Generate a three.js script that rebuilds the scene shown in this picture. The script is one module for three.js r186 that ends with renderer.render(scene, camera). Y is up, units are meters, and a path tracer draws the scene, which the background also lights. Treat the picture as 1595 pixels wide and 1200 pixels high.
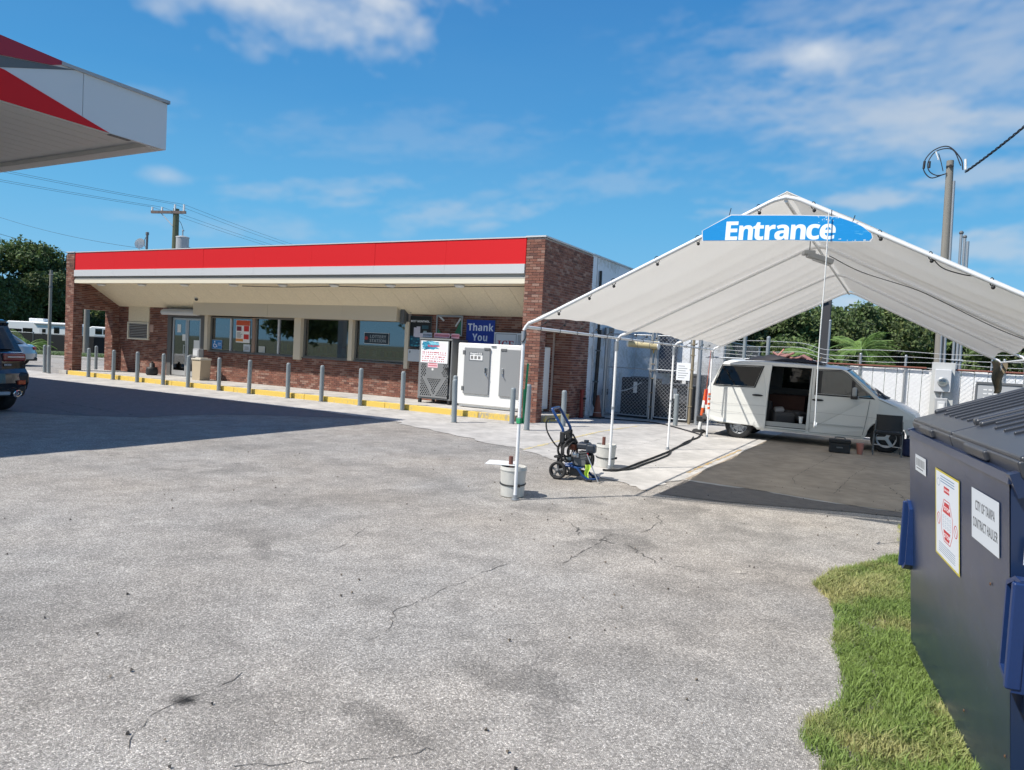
import * as THREE from 'three';
import { mergeGeometries } from 'three/addons/utils/BufferGeometryUtils.js';
import { RoundedBoxGeometry } from 'three/addons/geometries/RoundedBoxGeometry.js';

// ---------- camera, sky, sun, exposure ----------
const scene = new THREE.Scene();
const camera = new THREE.PerspectiveCamera(56.5, 1595 / 1200, 0.05, 3000);
camera.rotation.order = 'YXZ';
camera.position.set(0, 1.72, 0);
camera.rotation.set(-0.0456, 0.4973, 0.0533);
const renderer = new THREE.WebGLRenderer({ antialias: true });
renderer.toneMapping = THREE.LinearToneMapping;
renderer.toneMappingExposure = 1.2;
renderer.shadowMap.enabled = true;
const SUN = new THREE.Vector3(-0.5, 1, 0.64).normalize();
const sun = new THREE.DirectionalLight(new THREE.Color(1, 0.955, 0.885), 5.0);
sun.position.copy(SUN).multiplyScalar(80).add(new THREE.Vector3(-8, 0, -12));
sun.target.position.set(-8, 0, -12);
sun.castShadow = true;
sun.shadow.mapSize.set(4096, 4096);
Object.assign(sun.shadow.camera, { left: -45, right: 45, top: 40, bottom: -40, near: 1, far: 220 });
scene.add(sun, sun.target);

// ---------- random, noise ----------
let seed = 7;
const rnd = () => { seed = (seed + 0x6d2b79f5) | 0; let t = Math.imul(seed ^ (seed >>> 15), 1 | seed); t = (t + Math.imul(t ^ (t >>> 7), 61 | t)) ^ t; return ((t ^ (t >>> 14)) >>> 0) / 4294967296; };
const rr = (a, b) => a + (b - a) * rnd();
const hash = (x, y, z = 0) => { let h = Math.imul(x | 0, 374761393) ^ Math.imul(y | 0, 668265263) ^ Math.imul(z | 0, 2147483647 - 1013); h = Math.imul(h ^ (h >>> 13), 1274126177); h ^= h >>> 16; h = Math.imul(h, 2246822519); return ((h ^ (h >>> 13)) >>> 0) / 4294967296; };
const sm = (t) => t * t * (3 - 2 * t), mix = (a, b, t) => a + (b - a) * t, clamp = (x, a = 0, b = 1) => Math.min(b, Math.max(a, x));
const ss = (a, b, x) => sm(clamp((x - a) / (b - a)));
function vn(x, y, s = 0, per = 0) {
  const xi = Math.floor(x), yi = Math.floor(y), u = sm(x - xi), v = sm(y - yi);
  const m = (a) => (per ? ((a % per) + per) % per : a);
  return mix(mix(hash(m(xi), m(yi), s), hash(m(xi + 1), m(yi), s), u), mix(hash(m(xi), m(yi + 1), s), hash(m(xi + 1), m(yi + 1), s), u), v);
}
function vn3(x, y, z) {
  const zi = Math.floor(z), w = sm(z - zi);
  return mix(vn(x, y, zi * 7 + 3), vn(x, y, zi * 7 + 10), w);
}
const fbm = (x, y, s = 0, o = 4) => { let a = 0.5, t = 0, n = 0; for (let i = 0; i < o; i++) { t += a * vn(x, y, s + i * 17); n += a; x *= 2.03; y *= 2.03; a *= 0.5; } return t / n; };
const fbm3 = (x, y, z, o = 5) => { let a = 0.5, t = 0, n = 0; for (let i = 0; i < o; i++) { t += a * vn3(x, y, z + i * 31.7); n += a; x *= 2.07; y *= 2.07; z *= 2.07; a *= 0.5; } return t / n; };

// ---------- sky ----------
{
  const W = 2048, H = 1024, d = new Float32Array(W * H * 4);
  const K = [[-90, .22, .38, .5], [0, .24, .475, .68], [4, .19, .46, .7], [10, .112, .38, .66], [18, .06, .268, .565], [26, .038, .2, .485], [45, .03, .135, .38], [90, .024, .1, .3]];
  const grad = (e) => { let i = 1; while (i < K.length - 1 && e > K[i][0]) i++; const a = K[i - 1], b = K[i], t = clamp((e - a[0]) / (b[0] - a[0])); return [mix(a[1], b[1], t), mix(a[2], b[2], t), mix(a[3], b[3], t)]; };
  // az, el, half width (deg), half height, tilt, density, kind (0 puffy, 1 streak)
  const B = [[-137.5, 23.5, 10.5, 3.6, 0, 1.15, 0], [-130, 27, 6, 3, 0, .9, 0], [-141.5, 26, 6, 3, 0, .8, 0], [-97.5, 21.6, 4.6, 1.7, -.05, 1.0, 0], [-93, 17.8, 9, 2.6, -.1, .5, 1], [-88, 21, 10, 4, .15, .5, 1], [-84, 16, 9, 2.2, -.1, .5, 1],
    [-103.4, 11.4, 3.2, .65, .02, .85, 1], [-93.6, 12, 4.4, .7, .02, .85, 1], [-86, 13.3, 5, .9, .12, .7, 1], [-85, 8.4, 6, 1.5, .05, .8, 1], [-95, 14.7, 7, 1.2, .1, .4, 1],
    [-93.8, 4.9, 4, 1.5, 0, 1.3, 0], [-134, 11.3, 7, 1.1, .1, .5, 1], [-122, 10.6, 7, 1.3, .16, .55, 1], [-144.8, 11, 1.8, .6, 0, .6, 0], [-113, 13.5, 9, 1.6, .14, .35, 1], [-88, 18, 15, 7, .05, .42, 1], [-96, 24, 10, 4, .1, .35, 1], [-127, 16, 12, 1.8, .1, .22, 1], [-106, 18, 9, 1.5, .12, .25, 1], [-148, 15, 7, 1.5, .1, .25, 1], [-140, 8.2, 8, .9, .05, .35, 1]];
  for (let k = 0; k < 110; k++) { const az = rr(-180, 180); if (az < -72 && az > -162) continue; B.push(rnd() < .45 ? [az, rr(6, 40), rr(4, 11), rr(1.2, 3.4), rr(-.1, .1), rr(.6, 1.1), 0] : [az, rr(8, 45), rr(5, 12), rr(.8, 2), rr(-.1, .2), rr(.3, .7), 1]); }  // unseen clouds outside the view, added to whiten the fill light in shade
  for (let k = 0; k < 18; k++) B.push([rr(-180, 180), rr(33, 60), rr(5, 14), rr(2, 4), rr(-.2, .2), rr(.4, .9), k % 2]);
  for (let y = 0; y < H; y++) {
    const e = ((y + .5) / H - .5) * 180, g = grad(e);
    for (let x = 0; x < W; x++) {
      const az = ((x + .5) / W - .5) * 360, i = (y * W + x) * 4; let c = 0, lum = 0;
      if (e > -1) for (const b of B) {
        let da = az - b[0]; if (da > 180) da -= 360; if (da < -180) da += 360;
        const u0 = da * Math.cos(e * Math.PI / 180), v0 = e - b[1]; if (Math.abs(u0) > b[2] * 2.2 || Math.abs(v0) > b[3] * 2.4 + Math.abs(b[4] * u0)) continue;
        const u = u0, v = v0 - b[4] * u0, n = b[6] ? fbm(az * .28, (e - b[4] * az) * 1.1, 5, 5) : fbm(az * .33, e * .6, 11, 6);
        const n2 = b[6] ? fbm(az * 1.1 + 9, (e - b[4] * az) * 4, 25, 4) : fbm(az * 1.3, e * 1.9, 41, 5);
        const r = Math.sqrt((u / b[2]) ** 2 + (v / b[3]) ** 2), q = clamp((1 - r * .62 + (n - .5) * (b[6] ? 1.5 : 1.1) + (n2 - .5) * (b[6] ? .6 : .22) - (b[6] ? .32 : .33)) * (b[6] ? 1.5 : 1.15)) * ss(2.1, .7, r);
        const a = clamp(q * b[5] * (b[6] ? .62 : .8)); c = c + a * (1 - c); if (!b[6]) lum = Math.max(lum, a * (.75 + .35 * clamp(v / b[3] * .5 + .5) + .3 * (n2 - .5)));
      }
      const haze = e > 0 ? .035 * fbm(az * .09, e * .3, 77, 4) : 0; c = clamp(c + haze);
      const L = .56 + .09 * lum;
      d[i] = mix(g[0], L * .93, c); d[i + 1] = mix(g[1], L * 1.0, c); d[i + 2] = mix(g[2], L * 1.09, c); d[i + 3] = 1;
    }
  }
  const t = new THREE.DataTexture(d, W, H, THREE.RGBAFormat, THREE.FloatType);
  t.mapping = THREE.EquirectangularReflectionMapping; t.minFilter = t.magFilter = THREE.LinearFilter; t.needsUpdate = true;
  scene.background = t; scene.environment = t;
}

// ---------- textures ----------
function dtex(w, h, f, srgb, rep = [1, 1]) {
  const d = new Uint8Array(w * h * 4);
  for (let y = 0; y < h; y++) for (let x = 0; x < w; x++) { const c = f(x, y), i = (y * w + x) * 4; d[i] = clamp(c[0]) * 255; d[i + 1] = clamp(c[1]) * 255; d[i + 2] = clamp(c[2]) * 255; d[i + 3] = 255; }
  const t = new THREE.DataTexture(d, w, h); t.wrapS = t.wrapT = THREE.RepeatWrapping; t.magFilter = t.minFilter = THREE.LinearFilter;
  if (srgb) t.colorSpace = THREE.SRGBColorSpace; t.repeat.set(...rep); t.needsUpdate = true; return t;
}
function canvasTex(w, h, draw) { const c = document.createElement('canvas'); c.width = w; c.height = h; const g = c.getContext('2d'); draw(g, w, h); const t = new THREE.CanvasTexture(c); t.colorSpace = THREE.SRGBColorSpace; return t; }
const s2 = (l) => (l <= .0031308 ? l * 12.92 : 1.055 * Math.pow(l, 1 / 2.4) - .055);
// stone cells for asphalt: tone and height
function aggregate(S, cell, tile) {
  const n = Math.round(S / cell), tone = new Float32Array(S * S), hgt = new Float32Array(S * S);
  for (let y = 0; y < S; y++) for (let x = 0; x < S; x++) {
    const gx = x / S * n, gy = y / S * n, xi = Math.floor(gx), yi = Math.floor(gy); let b = 9, b2 = 9, id = 0;
    for (let j = -1; j <= 1; j++) for (let i = -1; i <= 1; i++) {
      const cx = xi + i, cy = yi + j, mx = (cx + n) % n, my = (cy + n) % n, dx = cx + .15 + .7 * hash(mx, my, 1) - gx, dy = cy + .15 + .7 * hash(mx, my, 2) - gy, r = (.7 + .6 * hash(mx, my, 4)), dd = (dx * dx + dy * dy) / r;
      if (dd < b) { b2 = b; b = dd; id = hash(mx, my, 3); } else if (dd < b2) b2 = dd;
    }
    const edge = clamp((Math.sqrt(b2) - Math.sqrt(b)) * 3.2); tone[y * S + x] = id; hgt[y * S + x] = edge * (.45 + .55 * id);
  }
  return { S, tone, hgt };
}
const AG = aggregate(1536, 3.6), AS = 1536;
const tone = (id) => (id < .3 ? mix(.17, .245, id / .3) : id < .88 ? mix(.245, .33, (id - .3) / .58) : mix(.36, .5, (id - .88) / .12));
const asphMap = dtex(AS, AS, (x, y) => { const i = y * AS + x, m = fbm(x / 90, y / 90, 3, 3), l = tone(AG.tone[i]) * (.5 + .64 * AG.hgt[i] ** .6) * (.86 + .28 * m) * 1.2, w = .5 + .5 * hash(Math.floor(AG.tone[i] * 9999), 3); return [s2(l * (1.05 + .03 * w)), s2(l * .99), s2(l * (.925 - .05 * w))]; }, true);
const asphBump = dtex(AS, AS, (x, y) => { const v = AG.hgt[y * AS + x]; return [v, v, v]; });
const concMap = dtex(1024, 1024, (x, y) => { const p = 1024, f = vn(x / 8, y / 8, 1, 128) * .3 + vn(x / 2, y / 2, 2, 512) * .4 + hash(x, y, 9) * .3, b = vn(x / 128, y / 128, 4, 8) * .5 + vn(x / 42.67, y / 42.67, 6, 24) * .5, l = .53 * (.76 + .24 * f + .22 * (b - .5) * 2) * (hash(x >> 1, y >> 1, 5) > .985 ? .7 : 1); return [s2(l * .99), s2(l * .945), s2(l * .88)]; }, true);
const concBump = dtex(512, 512, (x, y) => { const v = .5 * vn(x / 2, y / 2, 3, 256) + .5 * hash(x, y, 8); return [v, v, v]; });
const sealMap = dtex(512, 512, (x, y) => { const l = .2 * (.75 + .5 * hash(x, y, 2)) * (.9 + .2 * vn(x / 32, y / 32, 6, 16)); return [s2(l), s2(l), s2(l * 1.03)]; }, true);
const grainTex = dtex(512, 512, (x, y) => { const v = .92 + .05 * vn(x / 16, y / 16, 1, 32) + .03 * vn(x / 4, y / 4, 2, 128); return [v, v, v]; }, true);
const speckTex = dtex(256, 256, (x, y) => { const v = .9 + .1 * hash(x, y, 1); return [v, v, v]; }, true);
const brickTex = dtex(512, 512, (x, y) => { const v = .66 + .26 * vn(x / 6, y / 6, 1, 0) + .2 * (hash(x, y, 4) - .5) - (vn(x / 3, y / 3, 8) > .8 ? .16 : 0); return [v, v, v]; }, true);
const dirtTex = dtex(512, 512, (x, y) => { const a = vn(x / 64, y / 64, 1, 8), b = vn(x / 16, y / 16, 2, 32), c = vn(x / 4, y / 4, 3, 128), k = clamp((a * .5 + b * .3 + c * .2 - .52) * 4) * .22; return [s2(.8 - k), s2(.8 - k * 1.05), s2(.8 - k * 1.2)]; }, true);

// ---------- materials ----------
const C = (r, g, b) => new THREE.Color().setRGB(r, g, b);
const mat = (r, g, b, rough = .6, o = {}) => new THREE.MeshStandardMaterial({ color: C(r, g, b), roughness: rough, side: THREE.DoubleSide, ...o });
const phys = (r, g, b, rough = .4, o = {}) => new THREE.MeshPhysicalMaterial({ color: C(r, g, b), roughness: rough, side: THREE.DoubleSide, ...o });
const glassM = (r, g, b, o = {}) => phys(r, g, b, .02, { transmission: 1, thickness: 0, ior: 1.5, ...o });
const M = {
  white: mat(.78, .78, .76, .45), whiteDirty: mat(1, 1, 1, .5, { map: dirtTex }), whiteWall: mat(.95, .97, 1, .7, { map: dirtTex }), cream: mat(.88, .77, .56, .65, { map: grainTex }), creamLight: mat(.74, .68, .54, .55), beige: mat(.66, .575, .44, .6),
  red: phys(.62, .012, .016, .55, { specularIntensity: .5 }), redDeep: mat(.36, .012, .03, .4), grey: mat(.36, .37, .38, .5), greyLight: mat(.55, .56, .57, .5), greyDark: mat(.12, .125, .13, .5), black: mat(.016, .016, .017, .55), rubber: mat(.022, .022, .023, .85), blackGloss: phys(.012, .012, .014, .12, { clearcoat: 1, clearcoatRoughness: .04 }),
  mortar: mat(.46, .38, .33, .95, { map: speckTex }), steel: mat(.55, .56, .57, .38, { metalness: .85 }), galv: mat(.42, .44, .46, .45, { metalness: .6, map: speckTex }), alu: mat(.5, .5, .5, .4, { metalness: .5 }), chrome: mat(.8, .8, .8, .1, { metalness: 1 }), bollard: mat(.25, .285, .3, .5, { map: grainTex }),
  yellow: mat(.72, .47, .06, .6), wood: mat(.2, .155, .11, .9, { map: grainTex }), woodGrey: mat(.25, .235, .205, .9, { map: grainTex }), wire: mat(.02, .02, .025, .6), pipe: phys(.8, .8, .8, .3, { clearcoat: .3 }), orange: mat(.7, .12, .03, .5), navy: phys(.011, .025, .07, .36, { clearcoat: .45, clearcoatRoughness: .2 }), blue: mat(.015, .08, .3, .35), pinkPaper: mat(.75, .4, .42, .7),
  glass: glassM(.42, .46, .47, { ior: 2.5 }), vanGlass: glassM(.28, .36, .36, { ior: 1.9 }), tint: glassM(.09, .1, .1), vanWhite: phys(.66, .66, .625, .35, { clearcoat: .5, clearcoatRoughness: .15 }), interior: mat(.1, .1, .1, .8), asphalt: mat(1, 1, 1, .92, { map: asphMap, bumpMap: asphBump, bumpScale: .0045, vertexColors: true }),
};

// ---------- geometry helpers ----------
const strip = (g) => { if (g.index) g = g.toNonIndexed(); for (const k of Object.keys(g.attributes)) if (!['position', 'normal', 'uv'].includes(k)) g.deleteAttribute(k); if (!g.attributes.uv) g.setAttribute('uv', new THREE.BufferAttribute(new Float32Array(g.attributes.position.count * 2), 2)); g.clearGroups?.(); return g; };
const mg = (...l) => { l = l.flat(Infinity); return l.length === 1 ? strip(l[0]) : mergeGeometries(l.map(strip)); };
const T = (g, x = 0, y = 0, z = 0, rx = 0, ry = 0, rz = 0) => { if (rx) g.rotateX(rx); if (ry) g.rotateY(ry); if (rz) g.rotateZ(rz); return g.translate(x, y, z); };
const box = (w, h, d, x = 0, y = 0, z = 0, rx, ry, rz) => T(new THREE.BoxGeometry(w, h, d), x, y, z, rx, ry, rz);
const bb = (x0, x1, y0, y1, z0, z1) => box(x1 - x0, y1 - y0, z1 - z0, (x0 + x1) / 2, (y0 + y1) / 2, (z0 + z1) / 2);
const rbox = (w, h, d, r, x = 0, y = 0, z = 0, rx, ry, rz) => T(new RoundedBoxGeometry(w, h, d, 2, r), x, y, z, rx, ry, rz);
const rb = (x0, x1, y0, y1, z0, z1, r = .01) => rbox(x1 - x0, y1 - y0, z1 - z0, r, (x0 + x1) / 2, (y0 + y1) / 2, (z0 + z1) / 2);
const cyl = (r0, r1, h, x = 0, y = 0, z = 0, n = 16, rx, ry, rz) => T(new THREE.CylinderGeometry(r1, r0, h, n), x, y, z, rx, ry, rz);
const sph = (r, x, y, z, n = 10) => T(new THREE.SphereGeometry(r, n, n), x, y, z);
const V = (x, y, z) => new THREE.Vector3(x, y, z);
function bar(a, b, r, n = 8, r2 = r) { a = V(...a); b = V(...b); const d = b.clone().sub(a), g = new THREE.CylinderGeometry(r2, r, d.length(), n); g.applyQuaternion(new THREE.Quaternion().setFromUnitVectors(V(0, 1, 0), d.clone().normalize())); return g.translate(...a.add(b).multiplyScalar(.5)); }
const beam = (a, b, w, h) => { a = V(...a); b = V(...b); const d = b.clone().sub(a), g = new THREE.BoxGeometry(w, h, d.length()); g.applyMatrix4(new THREE.Matrix4().lookAt(b, a, V(0, 1, 0.0001))); return g.translate(...a.add(b).multiplyScalar(.5)); };
const tube = (pts, r, n = 40, s = 6, closed = false, tension = .5) => new THREE.TubeGeometry(new THREE.CatmullRomCurve3(pts.map((p) => V(...p)), closed, 'catmullrom', tension), n, r, s, closed);
const lathe = (pts, n = 24) => new THREE.LatheGeometry(pts.map((p) => new THREE.Vector2(...p)), n);
const shp = (pts, holes = []) => { const s = new THREE.Shape(pts.map((p) => new THREE.Vector2(...p))); for (const h of holes) s.holes.push(new THREE.Path(h.map((p) => new THREE.Vector2(...p)))); return s; };
const ext = (pts, d, holes = [], bev = 0, seg = 1) => new THREE.ExtrudeGeometry(shp(pts, holes), { depth: d - 2 * bev, bevelEnabled: bev > 0, bevelSize: bev, bevelThickness: bev, bevelOffset: -bev, bevelSegments: seg, steps: 1, curveSegments: 8 }).translate(0, 0, bev);
function grid(nu, nv, f) { // f(u,v) -> [x,y,z]
  const p = [], uv = [], ix = []; for (let j = 0; j <= nv; j++) for (let i = 0; i <= nu; i++) { p.push(...f(i / nu, j / nv)); uv.push(i / nu, j / nv); }
  for (let j = 0; j < nv; j++) for (let i = 0; i < nu; i++) { const a = j * (nu + 1) + i, b = a + 1, c = a + nu + 1, e = c + 1; ix.push(a, b, e, a, e, c); }
  const g = new THREE.BufferGeometry(); g.setAttribute('position', new THREE.Float32BufferAttribute(p, 3)); g.setAttribute('uv', new THREE.Float32BufferAttribute(uv, 2)); g.setIndex(ix); g.computeVertexNormals(); return g;
}
function uvm(g, s = 1) { g = strip(g); const p = g.attributes.position, n = g.attributes.normal, u = g.attributes.uv; for (let i = 0; i < p.count; i++) { const ax = Math.abs(n.getX(i)), ay = Math.abs(n.getY(i)), az = Math.abs(n.getZ(i)); if (ay >= ax && ay >= az) u.setXY(i, p.getX(i) / s, p.getZ(i) / s); else if (ax > az) u.setXY(i, p.getZ(i) / s, p.getY(i) / s); else u.setXY(i, p.getX(i) / s, p.getY(i) / s); } return g; }
function flat(pts, y, s = 1) { const g = new THREE.ShapeGeometry(shp(pts.map(([x, z]) => [x, -z]))); g.rotateX(-Math.PI / 2); g.translate(0, y, 0); return uvm(g, s); }

// ---------- naming ----------
const used = {};
const numbered = (n) => { const k = used[n] = (used[n] ?? -1) + 1; return k ? n + '_' + String(k).padStart(3, '0') : n; };
function tag(o, label, category, group) { o.userData = { label, category }; if (group) o.userData.group = group; return o; }
function thing(name, label, category, pos = [0, 0, 0], turn = 0, group) { const o = new THREE.Group(); o.name = numbered(name); o.position.set(...pos); o.rotation.y = turn; tag(o, label, category, group); scene.add(o); return o; }
function part(name, parent, m, ...geos) { const g = geos.length === 1 && geos[0].isBufferGeometry ? geos[0] : mg(...geos); const o = new THREE.Mesh(g, m); o.name = parent === scene ? numbered(name) : name; o.castShadow = o.receiveShadow = true; parent.add(o); return o; }
function struct(name, m, ...geos) { const o = part(name, scene, m, ...geos); o.userData.kind = 'structure'; return o; }
const stuff = (o) => { o.userData.kind = 'stuff'; return o; };
const lab = (o, l) => { o.userData.label = l; return o; };
const single = (name, m, label, category, group, ...geos) => tag(part(name, scene, m, ...geos), label, category, group);
const cloneOf = (o, label, pos, turn) => { const c = o.clone(); c.name = numbered(o.name.replace(/_\d{3}$/, '')); c.userData = { ...o.userData, label: label ?? o.userData.label }; if (pos) c.position.set(...pos); if (turn !== undefined) c.rotation.y = turn; scene.add(c); return c; };

// ================= GROUND =================
{
  // one sheet to the horizon
  const g = flat([[-1500, -1500], [1500, -1500], [1500, 1500], [-1500, 1500]], -.03, 4);
  struct('ground', mat(.07, .085, .035, 1, { map: speckTex }), g);
  const STAIN = [[-1.77, -3.23, .55, .2, .5], [-1.94, -2.6, .3, .14, .35], [-2.86, -2.2, .1, .06, .85], [-4.36, -4.18, .35, .2, .4], [-3.48, -7.21, .9, .35, .35], [-4.93, -4.35, .5, .22, .35], [-2.2, -8.38, .8, .3, .4], [-2.24, -6.33, .55, .4, .4], [-4.5, -10.7, 1.2, .3, .15], [-6, -8, 2.2, .5, .2], [-7.5, -6.4, 1.4, .5, .2], [-3.2, -7.9, .5, .3, .45], [-3.1, -5, .5, .25, .25], [-2.7, -3.8, .9, .35, .2], [-1.2, -7.6, .5, .2, .35], [-.9, -6.5, .35, .15, .25], [-5.4, -5.6, .4, .2, .3], [-1.1, -4.2, .5, .3, .2], [-3.5, -2.8, .6, .25, .2]];
  const XS = [], ZS = []; for (let x = -52; x < -15; x += .925) XS.push(x); for (let x = -15; x < -7; x += .08) XS.push(x); for (let x = -7; x < 1.2; x += .04) XS.push(x); for (let x = 1.2; x <= 14; x += 1.2) XS.push(x);
  for (let z = -31; z < -14; z += .8) ZS.push(z); for (let z = -14; z < -7.5; z += .075) ZS.push(z); for (let z = -7.5; z < -.8; z += .04) ZS.push(z); for (let z = -.8; z <= 44; z += 1.6) ZS.push(z);
  const p = [], n = [], uv = [], col = [], ix = [], nx = XS.length;
  for (const z of ZS) for (const x of XS) {
    p.push(x, 0, z); n.push(0, 1, 0); uv.push(x / 3.6, z / 3.6);
    const a = fbm(x * .35, z * .35, 2, 4), b = fbm(x * 1.7 + 4, z * 1.7, 9, 4), c = fbm(x * 5, z * 5, 19, 3), d = fbm(x * .9 + z * .5, z * .3 - x * .15, 33, 4);
    const g1 = vn(x * 11, z * 11, 61), g2 = hash(Math.round(x * 25), Math.round(z * 25), 8), e = vn(x * 3.1 + z * 1.2, z * 2.4, 66);
    let l = 1 + (a - .5) * .2 + (b - .5) * .24 + (c - .5) * .26 + (g1 - .5) * .14 + (g2 - .5) * .12 - .18 * ss(.62, .8, d) * (.3 + .9 * g1) - .16 * ss(.68, .86, e) * g1; let w = (fbm(x * .8, z * .8, 55, 3) - .5) * .07;
    for (const s of STAIN) { const q = Math.sqrt(((x - s[0]) / (s[2] * .75)) ** 2 + ((z - s[1]) / (s[3] * .75)) ** 2) + (b - .5) * 2.2 + (c - .5) * 1.8 + (g1 - .5) * .9; l *= 1 - s[4] * (s[2] > .3 ? .62 : 1) * ss(1.15, .3, q) * (.45 + .7 * g1 + .25 * g2); }
    col.push(l * (1 + w), l, l * (1 - w * 1.2));
  }
  for (let j = 0; j < ZS.length - 1; j++) for (let i = 0; i < nx - 1; i++) { const a = j * nx + i; ix.push(a, a + nx, a + 1, a + 1, a + nx, a + nx + 1); }
  const ag = new THREE.BufferGeometry(); ag.setAttribute('position', new THREE.Float32BufferAttribute(p, 3)); ag.setAttribute('normal', new THREE.Float32BufferAttribute(n, 3)); ag.setAttribute('uv', new THREE.Float32BufferAttribute(uv, 2)); ag.setAttribute('color', new THREE.Float32BufferAttribute(col, 3)); ag.setIndex(ix);
  struct('asphalt_lot', M.asphalt, ag);
  // sealed dark asphalt under the canopy, concrete apron, road
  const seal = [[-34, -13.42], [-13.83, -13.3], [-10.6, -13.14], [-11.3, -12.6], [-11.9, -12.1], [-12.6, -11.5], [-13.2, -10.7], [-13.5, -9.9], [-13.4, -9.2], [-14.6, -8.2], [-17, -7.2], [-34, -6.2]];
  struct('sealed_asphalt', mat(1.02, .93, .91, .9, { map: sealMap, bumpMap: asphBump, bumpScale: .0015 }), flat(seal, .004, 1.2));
  const conc = mat(1, 1, 1, .85, { map: concMap, bumpMap: concBump, bumpScale: .0015 });
  const rough = (l, k = .07) => l.flatMap((p, i) => { const n = l[(i + 1) % l.length], m = Math.min(40, Math.max(1, Math.round(Math.hypot(n[0] - p[0], n[1] - p[1]) / .12))); return Array.from({ length: m }, (_, j) => { const x = mix(p[0], n[0], j / m), z = mix(p[1], n[1], j / m), q = z > -13.6 && x < 2 && x > -13.5 ? k : 0; return [x + q * (fbm(x * 3, z * 3, 31, 3) - .5) * 2, z + q * (fbm(x * 3 + 9, z * 3, 37, 3) - .5) * 2.6]; }); });
  const apron = [[-30.5, -13.45], [-13.83, -13.36], [-10.38, -13.12], [-9.1, -12.55], [-7.93, -12.1], [-5.9, -11.28], [-4.62, -10.42], [-3.57, -9.66], [-2.86, -9.05], [-2.7, -10.32], [-1.64, -10.22], [-.64, -10.02], [.21, -9.96], [3.2, -9.8], [3.4, -19.9], [-7.86, -19.9], [-7.86, -15.64], [-30.5, -15.64]];
  struct('concrete_apron', conc, flat(rough(apron, .16), .008, 3.1));
  const road = [[-47, -21.6], [-38.6, -25.2], [-20, -33.2], [-17, -26.5], [-31.5, -20.4], [-36.4, -18.2], [-70, -3.5], [-73, -10.5]];
  struct('road', mat(.2, .2, .2, .9, { map: speckTex }), flat(road, -.012, 1));
  struct('road_kerb', mat(.4, .39, .36, .9), mg(beam([-73, 0, -10.6], [-47, 0, -21.7], .2, .2), beam([-47, 0, -21.7], [-20, 0, -33.3], .2, .2)));
  struct('roadside_pavement', conc, flat([[-36.4, -18.1], [-31, -20.5], [-17, -26.4], [-17, -31], [-34.5, -31], [-34.5, 14], [-48, 14], [-70, -3.4]], -.006, 3));
  struct('grass_verge', mat(.075, .12, .03, 1, { map: speckTex }), flat([[-73, -10.7], [-47, -21.8], [-20, -33.4], [-22, -41], [-50.6, -31.2], [-80, -16]], -.016, 2));
  // cracks and joints: real thin dark seams
  const ribbon = (pts, w, y, jit = .019) => { const q = []; for (let i = 0; i < pts.length - 1; i++) { const k = Math.max(2, Math.round(Math.hypot(pts[i + 1][0] - pts[i][0], pts[i + 1][1] - pts[i][1]) / .06)); for (let j = 0; j < k; j++) q.push([mix(pts[i][0], pts[i + 1][0], j / k), mix(pts[i][1], pts[i + 1][1], j / k)]); } q.push(pts.at(-1)); const o = q.map(([x, z]) => [x + rr(-jit, jit), z + rr(-jit, jit), w * .52 * rr(.05, 1.2) * (rnd() < .12 ? .1 : 1)]);
    return grid(o.length - 1, 1, (u, v) => { const i = Math.round(u * (o.length - 1)), a = o[Math.max(0, i - 1)], b = o[Math.min(o.length - 1, i + 1)], l = Math.hypot(b[0] - a[0], b[1] - a[1]) || 1, s = (v - .5) * o[i][2]; return [o[i][0] - (b[1] - a[1]) / l * s, y, o[i][1] + (b[0] - a[0]) / l * s]; }); };
  const ck = [ribbon([[-2.6, -3.15], [-2.63, -3.34], [-2.65, -3.53], [-2.72, -3.59], [-2.79, -3.74], [-2.76, -3.92], [-2.76, -4.07], [-2.77, -4.25], [-2.74, -4.52], [-2.75, -4.78], [-2.7, -5.08]], .012, .003), ribbon([[-2.24, -1.97], [-2.13, -2.07], [-2.06, -2.13], [-1.93, -2.22], [-1.78, -2.33], [-1.72, -2.41], [-1.68, -2.51], [-1.62, -2.54], [-1.55, -2.61]], .009, .003), ribbon([[-2.71, -1.83], [-2.86, -2], [-2.86, -2.18], [-2.85, -2.35], [-2.86, -2.55]], .01, .003),
    ribbon([[-2.75, -6.61], [-2.57, -6.26], [-2.39, -6.29], [-2.13, -6.28], [-1.82, -6], [-1.73, -5.89]], .03, .003, .03), ribbon([[-2.39, -6.29], [-2.37, -6.68], [-2.15, -6.93], [-2.13, -7.4], [-2.33, -7.82]], .025, .003, .03), ribbon([[-2.35, -6.38], [-2.36, -5.7], [-2.35, -5.35]], .02, .003, .02), ribbon([[-3.3, -6.9], [-2.9, -6.75], [-2.6, -6.4]], .018, .003, .02), ribbon([[-1.0, -6.1], [-1.35, -5.9], [-1.7, -5.95]], .016, .003, .02), ribbon([[-9.5, -6], [-8.2, -6.5], [-7, -7.6], [-6.2, -8.1]], .02, .003, .03), ribbon([[-4.4, -5.4], [-4.1, -4.7], [-4.0, -4.2]], .012, .003, .02)];
  struct('asphalt_crack', mat(.095, .088, .08, 1), mg(ck));
  const sm2 = [ribbon([[-18.82, -9.73], [-16.26, -9.49], [-13.9, -9.26]], .035, .0085), ribbon([[-16.47, -8.71], [-15.2, -8.62], [-14, -8.46]], .03, .0085)];
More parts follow.
